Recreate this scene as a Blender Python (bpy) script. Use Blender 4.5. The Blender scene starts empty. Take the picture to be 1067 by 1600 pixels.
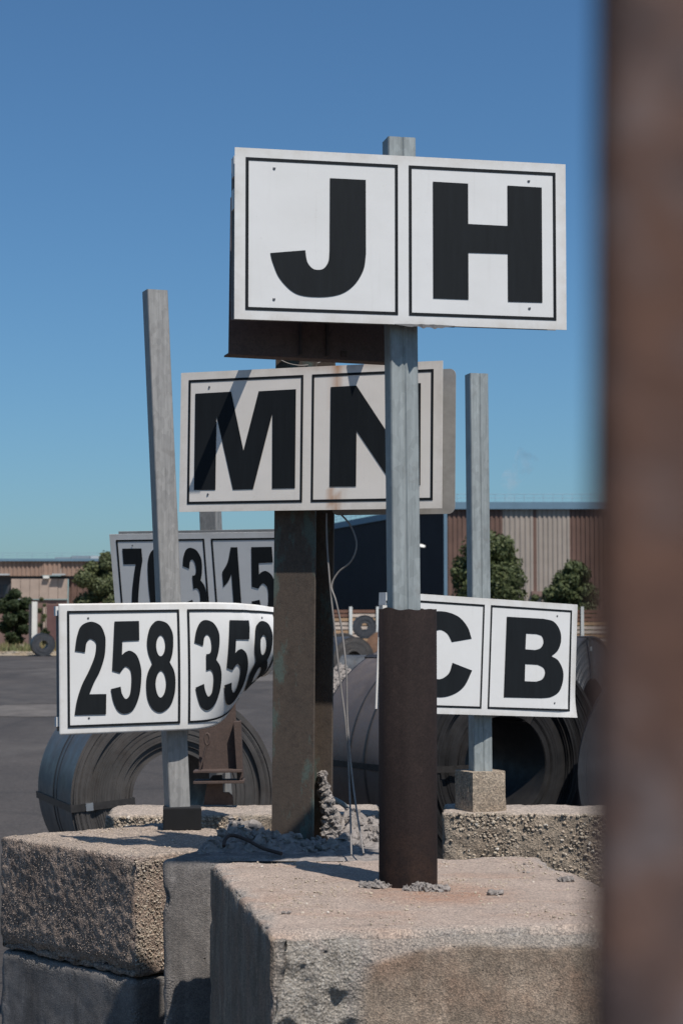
import bpy, bmesh, math, random
import numpy as np
from mathutils import Vector, Matrix, noise
from mathutils.geometry import tessellate_polygon

R = math.radians
random.seed(7)
scene = bpy.context.scene
col = scene.collection

# ------------------------------------------------------------------ camera
CAM_H = 2.1
PITCH = R(3.34)
FPX = 3000.0                        # focal length in photo pixels (photo 1067 x 1600)
cam_d = bpy.data.cameras.new('camera')
cam_d.sensor_fit = 'VERTICAL'
cam_d.sensor_height = 36.0
cam_d.sensor_width = 36.0
cam_d.lens = FPX / 1600 * 36
cam_d.clip_start = 0.05
cam_d.clip_end = 6000
cam_d.dof.use_dof = True
cam_d.dof.focus_distance = 7.3
cam_d.dof.aperture_fstop = 9.2
cam = bpy.data.objects.new('camera', cam_d)
col.objects.link(cam)
cam.location = (0, 0, CAM_H)
cam.rotation_euler = (R(90) + PITCH, 0, 0)
scene.camera = cam

# ------------------------------------------------------------------ sky and sun
SUN_EL, SUN_AZ = R(59), R(32)       # azimuth: to the right of straight behind the camera
sun_dir = Vector((math.sin(SUN_AZ) * math.cos(SUN_EL), -math.cos(SUN_AZ) * math.cos(SUN_EL), math.sin(SUN_EL)))
world = bpy.data.worlds.new('World')
scene.world = world
world.use_nodes = True
wn = world.node_tree
bg = wn.nodes['Background']
sky = wn.nodes.new('ShaderNodeTexSky')
sky.sky_type = 'NISHITA'
sky.sun_disc = False
sky.sun_elevation = SUN_EL
sky.sun_rotation = math.atan2(sun_dir.x, sun_dir.y)
sky.altitude = 0
sky.air_density = 1.0
sky.dust_density = 0.8
sky.ozone_density = 10.0
wb = wn.nodes.new('ShaderNodeMix')              # white balance of the photograph
wb.data_type = 'RGBA'; wb.blend_type = 'MULTIPLY'; wb.inputs[0].default_value = 1.0
wb.inputs[7].default_value = (.83, 1.015, 1.025, 1)
wn.links.new(sky.outputs[0], wb.inputs[6])
wn.links.new(wb.outputs[2], bg.inputs[0])
bg.inputs[1].default_value = 0.09
sl = bpy.data.lights.new('sun', 'SUN')
sl.energy = 5.0
sl.angle = R(0.53)
sl.color = (1.0, 0.955, 0.9)
so = bpy.data.objects.new('sun', sl)
so.rotation_euler = sun_dir.to_track_quat('Z', 'Y').to_euler()
so.location = (10, -10, 30)
col.objects.link(so)
scene.view_settings.view_transform = 'Standard'
scene.view_settings.look = 'None'
scene.view_settings.gamma = 1
scene.view_settings.exposure = 0.0

# ------------------------------------------------------------------ helpers
CP, SP = math.cos(PITCH), math.sin(PITCH)
def at(px, py, Y):
    """world point seen at photo pixel (px, py) at world distance Y"""
    a, b = (px - 533.5) / FPX, (800 - py) / FPX
    d = Vector((a, CP - b * SP, SP + b * CP))
    return Vector((0, 0, CAM_H)) + d * (Y / d.y)

def tag(o, label=None, cat=None, group=None, kind=None):
    if label: o['label'] = label
    if cat: o['category'] = cat
    if group: o['group'] = group
    if kind: o['kind'] = kind
    return o

def thing(name, loc, label, cat, group=None):
    o = bpy.data.objects.new(name, None)
    o.empty_display_size = 0.2
    col.objects.link(o)
    o.location = loc
    return tag(o, label, cat, group)

def wloc(o):
    p = Vector((0, 0, 0))
    while o is not None:
        p += o.location
        o = o.parent
    return p

class MB:
    def __init__(self): self.v, self.f, self.sm = [], [], []
    def add(self, vs, fs, M=None, smooth=False):
        n = len(self.v)
        if M is not None: vs = [M @ Vector(p) for p in vs]
        self.v += [tuple(p) for p in vs]
        self.f += [tuple(i + n for i in q) for q in fs]
        self.sm += [smooth] * len(fs)
        return self
    def box(self, c, s, M=None):
        x, y, z = c; a, b, h = s[0] / 2, s[1] / 2, s[2] / 2
        vs = [(x - a, y - b, z - h), (x + a, y - b, z - h), (x + a, y + b, z - h), (x - a, y + b, z - h),
              (x - a, y - b, z + h), (x + a, y - b, z + h), (x + a, y + b, z + h), (x - a, y + b, z + h)]
        return self.add(vs, [(3, 2, 1, 0), (4, 5, 6, 7), (0, 1, 5, 4), (1, 2, 6, 5), (2, 3, 7, 6), (3, 0, 4, 7)], M)
    def prism(self, poly, z0, z1, M=None, top=None):
        """poly counter-clockwise from above"""
        n = len(poly); t = top or poly
        vs = [(p[0], p[1], z0) for p in poly] + [(p[0], p[1], z1) for p in t]
        fs = [(i, (i + 1) % n, n + (i + 1) % n, n + i) for i in range(n)]
        fs += [tuple(range(n - 1, -1, -1)), tuple(range(n, 2 * n))]
        return self.add(vs, fs, M)
    def tube(self, pts, r, n=8, M=None):
        pts = [Vector(p) for p in pts]
        rr = r if isinstance(r, (list, tuple)) else [r] * len(pts)
        vs, fs = [], []
        ref = None
        for i, p in enumerate(pts):
            t = (pts[min(i + 1, len(pts) - 1)] - pts[max(i - 1, 0)]).normalized()
            if ref is None:
                ref = t.orthogonal().normalized()
            ref = (ref - t * ref.dot(t)).normalized()
            b = t.cross(ref)
            for k in range(n):
                a = 2 * math.pi * k / n
                vs.append(p + (ref * math.cos(a) + b * math.sin(a)) * rr[i])
        for i in range(len(pts) - 1):
            for k in range(n):
                k2 = (k + 1) % n
                fs.append((i * n + k, i * n + k2, (i + 1) * n + k2, (i + 1) * n + k))
        self.add(vs, fs, M, True)
        m = len(pts) - 1
        return self.add(vs[:n] + vs[m * n:], [tuple(range(n - 1, -1, -1)), tuple(range(n, 2 * n))], M)
    def build(self, name, mat, parent=None, kind=None, bevel=0):
        me = bpy.data.meshes.new(name)
        off = wloc(parent) if parent is not None else Vector((0, 0, 0))
        me.from_pydata([(a - off.x, b - off.y, c - off.z) for a, b, c in self.v], [], self.f)
        me.polygons.foreach_set('use_smooth', self.sm)
        me.validate(); me.update()
        o = bpy.data.objects.new(name, me)
        col.objects.link(o)
        o.data.materials.append(mat)
        if parent is not None: o.parent = parent
        if kind: o['kind'] = kind
        if bevel:
            m = o.modifiers.new('bevel', 'BEVEL'); m.width = bevel; m.segments = 2; m.limit_method = 'ANGLE'
        return o
    def single(self, name, mat, loc, label=None, cat=None, group=None, kind=None):
        """one-mesh thing with its origin at loc"""
        loc = Vector(loc)
        me = bpy.data.meshes.new(name)
        me.from_pydata([(a - loc.x, b - loc.y, c - loc.z) for a, b, c in self.v], [], self.f)
        me.polygons.foreach_set('use_smooth', self.sm)
        me.validate(); me.update()
        o = bpy.data.objects.new(name, me)
        col.objects.link(o); o.location = loc
        o.data.materials.append(mat)
        return tag(o, label, cat, group, kind)

def smooth_path(pts, n=6):
    pts = [Vector(p) for p in pts]; out = []
    for i in range(len(pts) - 1):
        p0, p1, p2, p3 = pts[max(i - 1, 0)], pts[i], pts[i + 1], pts[min(i + 2, len(pts) - 1)]
        for k in range(n):
            t = k / n
            out.append(0.5 * ((2 * p1) + (p2 - p0) * t + (2 * p0 - 5 * p1 + 4 * p2 - p3) * t * t + (3 * p1 - p0 - 3 * p2 + p3) * t ** 3))
    out.append(pts[-1])
    return out

# ------------------------------------------------------------------ materials
class NT:
    def __init__(self, name):
        self.m = bpy.data.materials.new(name)
        self.m.use_nodes = True
        self.t = self.m.node_tree
        self.b = self.t.nodes['Principled BSDF']
        self.tc = self.t.nodes.new('ShaderNodeTexCoord').outputs['Object']
    def n(self, typ, ins=None, **props):
        nd = self.t.nodes.new('ShaderNode' + typ)
        for k, v in props.items(): setattr(nd, k, v)
        for k, v in (ins or {}).items():
            if hasattr(v, 'is_linked') and hasattr(v, 'node'): self.t.links.new(v, nd.inputs[k])
            else: nd.inputs[k].default_value = v
        return nd
    def scale(self, s):
        return self.n('Mapping', {'Vector': self.tc, 'Scale': s}).outputs[0]
    def noise(self, scale, detail=6, rough=0.6, vec=None, dist=0.0):
        return self.n('TexNoise', {'Vector': vec or self.tc, 'Scale': scale, 'Detail': detail, 'Roughness': rough, 'Distortion': dist}).outputs['Fac']
    def vor(self, scale, out='Distance', vec=None):
        return self.n('TexVoronoi', {'Vector': vec or self.tc, 'Scale': scale}).outputs[out]
    def ramp(self, fac, a, b, c0=(0, 0, 0, 1), c1=(1, 1, 1, 1)):
        r = self.n('ValToRGB', {'Fac': fac})
        e = r.color_ramp.elements
        e[0].position, e[1].position = a, b
        e[0].color, e[1].color = c0, c1
        return r.outputs[0]
    def mix(self, fac, a, b, mode='MIX'):
        nd = self.n('Mix', data_type='RGBA', blend_type=mode)
        for key, v in ((0, fac), (6, a), (7, b)):
            if hasattr(v, 'node'): self.t.links.new(v, nd.inputs[key])
            else: nd.inputs[key].default_value = v
        return nd.outputs[2]
    def math(self, op, a, b=0.0):
        nd = self.n('Math', operation=op)
        for i, v in enumerate((a, b)):
            if hasattr(v, 'node'): self.t.links.new(v, nd.inputs[i])
            else: nd.inputs[i].default_value = v
        return nd.outputs[0]
    def bump(self, h, dist, strength=1.0, prev=None):
        ins = {'Height': h, 'Distance': dist, 'Strength': strength}
        if prev is not None: ins['Normal'] = prev
        return self.n('Bump', ins).outputs[0]
    def out(self, color=None, rough=None, metal=None, normal=None, spec=None):
        for k, v in (('Base Color', color), ('Roughness', rough), ('Metallic', metal), ('Normal', normal), ('Specular IOR Level', spec)):
            if v is None: continue
            if hasattr(v, 'node'): self.t.links.new(v, self.b.inputs[k])
            else: self.b.inputs[k].default_value = v
        return self.m

def c4(r, g, b): return (r, g, b, 1)

def m_concrete(name, base, dark, worn, top=None, grain=110, speck=0.5, rust=None, bumpd=0.004, streak=0.5):
    k = NT(name)
    big = k.noise(3.2, 7, .7, None, .4)
    c = k.mix(k.ramp(big, .38, .62), c4(*base), c4(*dark))
    med = k.noise(11, 8, .75)
    c = k.mix(k.math('MULTIPLY', k.ramp(med, .46, .7), .6), c, c4(*[x * .6 for x in dark]))
    lite = k.noise(8, 8, .75, k.scale((1, 1, .55)))
    c = k.mix(k.math('MULTIPLY', k.ramp(lite, .55, .68), .7), c, c4(*[min(1, x * 1.5) for x in base]))
    fin = k.noise(60, 8, .8)
    c = k.mix(k.math('MULTIPLY', k.ramp(fin, .5, .72), .45), c, c4(*[x * .5 for x in dark]))
    st = k.noise(1.0, 5, .6, k.scale((9, 9, .8)))
    c = k.mix(k.math('MULTIPLY', k.ramp(st, .52, .72), streak), c, c4(*[x * .55 for x in dark]))
    if rust:
        rn = k.noise(3.1, 5, .65, k.scale((1, 1.6, 1)))
        c = k.mix(k.math('MULTIPLY', k.ramp(rn, .5, .72), .55), c, c4(*rust))
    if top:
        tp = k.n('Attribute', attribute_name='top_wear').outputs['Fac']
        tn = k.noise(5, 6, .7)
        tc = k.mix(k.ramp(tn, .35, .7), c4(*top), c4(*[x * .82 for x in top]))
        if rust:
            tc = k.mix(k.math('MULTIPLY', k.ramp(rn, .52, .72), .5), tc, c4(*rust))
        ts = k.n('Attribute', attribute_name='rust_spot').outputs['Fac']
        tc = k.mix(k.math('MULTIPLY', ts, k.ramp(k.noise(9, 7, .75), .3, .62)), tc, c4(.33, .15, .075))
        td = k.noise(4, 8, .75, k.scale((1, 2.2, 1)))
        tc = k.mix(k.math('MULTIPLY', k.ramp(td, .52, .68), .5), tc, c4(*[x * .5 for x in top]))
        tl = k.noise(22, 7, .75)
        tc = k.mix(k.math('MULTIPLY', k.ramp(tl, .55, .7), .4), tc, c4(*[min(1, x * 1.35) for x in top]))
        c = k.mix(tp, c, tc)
    w = k.n('Attribute', attribute_name='worn').outputs['Fac']
    c = k.mix(w, c, c4(*worn))
    vc = k.vor(grain, 'Color')
    val = k.n('SeparateColor', {'Color': vc}).outputs[0]
    c = k.mix(speck, c, k.mix(val, c4(.03, .027, .024), c4(.62, .56, .5)), 'OVERLAY')
    v2 = k.n('SeparateColor', {'Color': k.vor(grain * 2.7, 'Color')}).outputs[1]
    c = k.mix(speck * .7, c, k.mix(v2, c4(.05, .045, .04), c4(.9, .88, .85)), 'OVERLAY')
    pit = k.math('MINIMUM', k.ramp(k.vor(30), .05, .10), k.ramp(k.vor(75), .05, .11))
    pit = k.math('MAXIMUM', pit, k.ramp(k.noise(6, 3, .6), .42, .5))
    c = k.mix(k.math('MULTIPLY', k.math('SUBTRACT', 1.0, pit), .75), c, c4(.04, .035, .03))
    hole = k.ramp(k.vor(13), .035, .06)
    c = k.mix(k.math('MULTIPLY', k.math('SUBTRACT', 1.0, hole), .8), c, c4(.03, .027, .024))
    pit = k.math('MINIMUM', pit, hole)
    n1 = k.bump(k.noise(120, 9, .8), bumpd * .6, .7)
    n2 = k.bump(k.vor(grain), bumpd * .6, .7, n1)
    n3 = k.bump(pit, bumpd * .8, .7, n2)
    rag = k.math('MULTIPLY', w, k.math('ADD', k.n('TexNoise', {'Vector': k.tc, 'Scale': 48, 'Detail': 9, 'Roughness': .8, 'Distortion': 1.6}).outputs['Fac'], k.math('MULTIPLY', k.vor(110), .6)))
    n4 = k.bump(rag, .02, 1.0, n3)
    return k.out(c, .93, 0, n4, .25)

def m_rust(name, base, light, dark, scale=9, bumpd=.0015, paint=None, rough=.8):
    k = NT(name)
    a = k.noise(scale, 8, .7, k.scale((1, 1, .35)))
    c = k.mix(k.ramp(a, .35, .7), c4(*base), c4(*light))
    b = k.noise(scale * 4, 7, .7)
    c = k.mix(k.math('MULTIPLY', k.ramp(b, .5, .75), .6), c, c4(*dark))
    if paint:
        p = k.noise(5, 7, .75, k.scale((1.6, 1.6, .55)))
        c = k.mix(k.math('MULTIPLY', k.ramp(p, .53, .6), .75), c, c4(*paint))
    sp = k.n('SeparateColor', {'Color': k.vor(190, 'Color')}).outputs[0]
    c = k.mix(.22, c, k.mix(sp, c4(.02, .015, .012), c4(.5, .42, .38)), 'OVERLAY')
    n1 = k.bump(k.noise(70, 8, .75), bumpd, .8)
    return k.out(c, rough, 0, n1, .3)

def m_plain(name, colr, rough=.7, var=.25, scale=8, metal=0, bumpd=0):
    k = NT(name)
    a = k.noise(scale, 6, .65)
    c = k.mix(k.ramp(a, .3, .7), c4(*[x * (1 - var) for x in colr]), c4(*[min(1, x * (1 + var)) for x in colr]))
    nn = k.bump(k.noise(scale * 6, 5, .6), bumpd, .8) if bumpd else None
    return k.out(c, rough, metal, nn)

def m_galv(name, base=.30, tint=(.96, 1.04, 1.02)):
    k = NT(name)
    a = k.noise(3, 8, .7, k.scale((22, 22, 1.1)))
    c = k.mix(k.ramp(a, .3, .72), c4(*[base * .72 * t for t in tint]), c4(*[base * 1.22 * t for t in tint]))
    s = k.vor(60, 'Color', k.scale((1, 1, .5)))
    c = k.mix(.1, c, k.n('SeparateColor', {'Color': s}).outputs[0], 'OVERLAY')
    d = k.noise(9, 6, .7)
    c = k.mix(k.math('MULTIPLY', k.ramp(d, .56, .75), .45), c, c4(.16, .13, .11))
    return k.out(c, k.ramp(a, .2, .8, c4(.5, .5, .5), c4(.68, .68, .68)), .15, k.bump(k.noise(40, 4, .5, k.scale((2, 2, .2))), .0006, .6))

def m_signwhite(name, base=.78, edge=True, stain=None, warm=1.0):
    k = NT(name)
    a = k.noise(3.5, 6, .6)
    c = k.mix(k.ramp(a, .35, .75), c4(base, base * .985 * (1 + warm) / 2, base * .955 * warm), c4(base * .93, base * .91 * (1 + warm) / 2, base * .87 * warm))
    s = k.noise(2, 7, .7, k.scale((30, 30, 1.4)))
    c = k.mix(k.math('MULTIPLY', k.ramp(s, .55, .8), .22), c, c4(.45, .41, .36))
    d = k.vor(240)
    c = k.mix(k.math('MULTIPLY', k.ramp(k.noise(45, 5, .7), .64, .76), .35), c, c4(.4, .36, .31))
    # grime along the rim of the sheet (attribute 0 in the middle, 1 at the rim)
    rim = k.n('Attribute', attribute_name='rim').outputs['Fac']
    rimn = k.math('MULTIPLY', rim, k.ramp(k.noise(14, 6, .7), .3, .75))
    c = k.mix(k.math('MULTIPLY', rimn, .5), c, c4(.42, .36, .28))
    if stain:
        st = k.n('Attribute', attribute_name='stain').outputs['Fac']
        stn = k.math('MULTIPLY', st, k.ramp(k.noise(7, 6, .7, k.scale((6, 6, .7))), .15, .5))
        c = k.mix(stn, c, c4(.42, .17, .04))
    nn = k.bump(k.noise(4, 3, .5), .006, .4)
    return k.out(c, .55, 0, nn, .35)

def m_signblack(name, v=.0075):
    k = NT(name)
    a = k.noise(6, 7, .7, k.scale((8, 8, .9)))
    c = k.mix(k.ramp(a, .35, .75), c4(v, v * 1.22, v * 1.42), c4(v * 1.5, v * 1.85, v * 2.15))
    d = k.noise(90, 4, .7)
    c = k.mix(k.math('MULTIPLY', k.ramp(d, .68, .8), .25), c, c4(.1, .1, .1))
    return k.out(c, .7, 0, None, .2)

def m_coil(name, base, light, rust, rough=.42, metal=.55):
    k = NT(name)
    a = k.noise(2.2, 6, .65)
    c = k.mix(k.ramp(a, .35, .7), c4(*base), c4(*light))
    r = k.noise(5, 7, .7)
    c = k.mix(k.math('MULTIPLY', k.ramp(r, .5, .72), .6), c, c4(*rust))
    return k.out(c, k.ramp(k.noise(9, 5, .6), .3, .7, (rough - .08,) * 3 + (1,), (rough + .14,) * 3 + (1,)), metal, k.bump(k.noise(30, 5, .6), .002, .5))

def m_leaf(name, a, b):
    k = NT(name)
    oi = k.noise(1.3, 5, .7)
    c = k.mix(k.ramp(oi, .35, .65), c4(*a), c4(*b))
    ri = k.n('NewGeometry').outputs['Random Per Island']
    c = k.mix(k.math('MULTIPLY', ri, .5), c, c4(b[0] * 1.7, b[1] * 1.45, b[2] * 1.2))
    m = k.out(c, .6, 0, None, .3)
    tr = k.n('BsdfTranslucent', {'Color': c})
    mx = k.n('MixShader', {0: .25, 1: k.b.outputs[0], 2: tr.outputs[0]})
    k.t.links.new(mx.outputs[0], k.t.nodes['Material Output'].inputs[0])
    return m

def m_asphalt():
    k = NT('asphalt')
    a = k.noise(.35, 7, .65, k.scale((1, .35, 1)))
    c = k.mix(k.ramp(a, .35, .7), c4(.045, .0405, .0385), c4(.079, .069, .063))
    b = k.noise(.12, 5, .6, k.scale((1, .25, 1)))
    c = k.mix(k.math('MULTIPLY', k.ramp(b, .5, .6), .75), c, c4(.125, .112, .102))
    cr = k.ramp(k.n('TexVoronoi', {'Vector': k.scale((1, 1, 1)), 'Scale': .16}, feature='DISTANCE_TO_EDGE').outputs['Distance'], .004, .012)
    c = k.mix(k.math('MULTIPLY', k.math('SUBTRACT', 1.0, cr), .22), c, c4(.02, .02, .02))
    g = k.n('SeparateColor', {'Color': k.vor(45, 'Color')}).outputs[0]
    c = k.mix(.4, c, k.mix(g, c4(.1, .1, .1), c4(.75, .75, .75)), 'OVERLAY')
    return k.out(c, .9, 0, k.bump(k.noise(60, 5, .7), .004, .7), .25)

MT = {
    'asphalt': m_asphalt(),
    'block_front': m_concrete('concrete front', (.36, .295, .235), (.24, .19, .147), (.56, .53, .49), (.43, .355, .305), 230, .5, (.38, .24, .17), .0024, .6),
    'block_rough': m_concrete('concrete rough aggregate', (.47, .375, .31), (.3, .235, .195), (.55, .48, .42), (.44, .375, .32), 150, .6, None, .007, .35),
    'block_pebbly': m_concrete('concrete washed gravel', (.44, .375, .3), (.33, .27, .21), (.5, .44, .37), (.46, .4, .35), 130, .5, None, .005, .2),
    'block_grey': m_concrete('concrete smooth grey', (.25, .233, .22), (.165, .153, .145), (.36, .335, .315), None, 240, .35, None, .0025, .85),
    'cement': m_plain('cement lumps', (.25, .22, .197), .95, .4, 45, 0, .006),
    'pebble': None,
    'galv': m_galv('galvanised steel'),
    'galv_warm': m_galv('galvanised steel weathered', .27, (1.06, 1.02, .96)),
    'rust_dark': m_rust('dark rust', (.058, .042, .037), (.085, .058, .047), (.03, .022, .02), 8),
    'pipe': None,
    'column': m_rust('painted rust', (.085, .067, .053), (.115, .088, .066), (.04, .03, .025), 7, .0012, (.1, .14, .12)),
    'plate': m_rust('rusty plate', (.11, .08, .07), (.15, .1, .085), (.05, .036, .032), 9),
    'rust_brown': m_rust('brown rust', (.08, .058, .05), (.105, .074, .062), (.05, .036, .032), 10),
    'post_near': None,
    'white': m_signwhite('sign white', .7),
    'white_mn': m_signwhite('sign white stained', .79, True, True, .88),
    'white_grey': m_signwhite('sign white aged', .66),
    'black': m_signblack('sign black'),
    'board_back': m_plain('board back', (.3, .285, .265), .7, .2, 14),
    'dark_edge': m_plain('dark edge', (.05, .05, .052), .6, .3, 12),
    'screw': m_plain('screw', (.16, .16, .165), .45, .2, 60, .6),
    'tar': m_plain('black rubber collar', (.004, .004, .0045), .95, .3, 20),
    'wire': m_plain('cable grey', (.2, .18, .162), .6, .2, 25),
    'hose': m_plain('hose grey green', (.2, .215, .2), .6, .2, 25),
    'coil_grey': m_coil('coil steel grey', (.085, .09, .095), (.14, .145, .15), (.075, .06, .05), .5, .5),
    'coil_brown': m_coil('coil steel brown', (.15, .122, .108), (.19, .155, .137), (.1, .079, .067), .5, .45),
    'coil_edge': m_coil('coil windings', (.075, .068, .062), (.11, .098, .09), (.06, .045, .036), .55, .5),
    'coil_end_shaded': m_coil('coil windings shaded', (.022, .021, .021), (.038, .036, .036), (.03, .024, .021), .5, .4),  # shade on the big coil's open end, put into the colour
    'gravel_dark': m_plain('gravel dull', (.24, .195, .165), .95, .35, 60),
    'coil_far': m_coil('coil steel far', (.05, .052, .056), (.09, .09, .095), (.06, .05, .045), .5, .4),
    'coil_rust': m_plain('coil rusty', (.22, .12, .07), .7, .3, 3),
    'strap': m_plain('steel strap', (.05, .045, .042), .5, .3, 20, .5),
    'clip': m_plain('strap clip', (.5, .5, .5), .35, .1, 20, .8),
}
# pebble colours vary from stone to stone
k = NT('pebble stone')
isl = k.n('NewGeometry').outputs['Random Per Island']
pc = k.n('ValToRGB', {'Fac': isl})
e = pc.color_ramp.elements
e[0].color, e[1].color = c4(.3, .24, .185), c4(.6, .54, .46)
for p, cc in ((.25, (.42, .35, .27)), (.5, (.35, .28, .215)), (.7, (.46, .39, .3)), (.86, (.36, .28, .2))):
    q = e.new(p); q.color = c4(*cc)
MT['pebble'] = k.out(pc.outputs[0], .9, 0, k.bump(k.noise(160, 4, .6), .001, .6), .25)

k = NT('flaking rust near')
a_ = k.noise(52, 5, .6)
c_ = k.mix(k.ramp(a_, .40, .60), c4(.075, .055, .052), c4(.17, .1, .076))
b_ = k.noise(85, 4, .6)
c_ = k.mix(k.ramp(b_, .52, .62), c_, c4(.16, .13, .125))
d_ = k.noise(17, 4, .6)
c_ = k.mix(k.math('MULTIPLY', k.ramp(d_, .45, .6), .6), c_, c4(.12, .058, .036))
MT['post_near'] = k.out(c_, .85, 0, k.bump(k.noise(140, 6, .7), .002, .8), .25)

k = NT('brown oxide pipe')
a_ = k.noise(7, 8, .7, k.scale((1, 1, .25)))
c_ = k.mix(k.ramp(a_, .35, .7), c4(.0135, .0095, .009), c4(.023, .0158, .0142))
b_ = k.noise(30, 8, .75)
c_ = k.mix(k.math('MULTIPLY', k.ramp(b_, .55, .72), .35), c_, c4(.042, .029, .025))
d_ = k.noise(3, 6, .7, k.scale((40, 40, 1.2)))
c_ = k.mix(k.math('MULTIPLY', k.ramp(d_, .6, .75), .5), c_, c4(.055, .038, .032))
zz = k.n('SeparateXYZ', {'Vector': k.tc}).outputs[2]
rb = k.math('MULTIPLY', k.ramp(zz, .02, .22, (1, 1, 1, 1), (0, 0, 0, 1)), k.ramp(k.noise(13, 7, .75), .42, .62))
c_ = k.mix(k.math('MULTIPLY', rb, .4), c_, c4(.06, .033, .021))
sp = k.n('SeparateColor', {'Color': k.vor(260, 'Color')}).outputs[0]
c_ = k.mix(.35, c_, k.mix(sp, c4(.15, .15, .15), c4(.8, .75, .72)), 'OVERLAY')
MT['pipe'] = k.out(c_, .85, 0, k.bump(k.noise(130, 8, .8), .0012, .9), .15)

# ------------------------------------------------------------------ ground
def ground():
    mb = MB()
    mb.add([(-2500, -60, 0), (2500, -60, 0), (2500, 5000, 0), (-2500, 5000, 0)], [(0, 1, 2, 3)])
    mb.single('asphalt_yard', MT['asphalt'], (0, 0, 0), kind='structure')
ground()
def patch(cx, cy, rx, ry, seed, mat, name, z):
    mb = MB(); n = 48; vs = []
    for i in range(n):
        a = 2 * math.pi * i / n
        q = 1 + .35 * noise.noise(Vector((math.cos(a) * 1.3, math.sin(a) * 1.3, seed))) + .12 * noise.noise(Vector((math.cos(a) * 6, math.sin(a) * 6, seed)))
        vs.append((cx + rx * q * math.cos(a), cy + ry * q * math.sin(a), z))
    mb.add(vs, [tuple(range(n))]); mb.single(name, mat, (cx, cy, 0), kind='structure')
k = NT('worn asphalt'); a_ = k.noise(1.2, 7, .7, k.scale((1, .4, 1)))
m_wornasph = k.out(k.mix(k.ramp(a_, .35, .65), c4(.085, .076, .07), c4(.145, .13, .118)), .92, 0, k.bump(k.noise(40, 5, .7), .004, .7), .2)
k = NT('old asphalt'); a_ = k.noise(1.0, 7, .7, k.scale((1, .4, 1)))
m_oldasph = k.out(k.mix(k.ramp(a_, .35, .65), c4(.05, .046, .045), c4(.085, .076, .07)), .92, 0, k.bump(k.noise(40, 5, .7), .004, .7), .2)
patch(-7.2, 47, 2.3, 3.4, 1, m_wornasph, 'asphalt_patch', .008)
patch(-9.5, 58, 3.0, 9, 2, m_oldasph, 'asphalt_patch', .004)
patch(-3.5, 75, 5, 5, 4, m_wornasph, 'asphalt_patch', .004)
patch(-17, 100, 9, 8, 5, m_oldasph, 'asphalt_patch', .004)

# ------------------------------------------------------------------ concrete blocks
def fbm(p, f, o=4):
    return noise.fractal(p * f, 1.0, 2.0, o)

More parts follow.
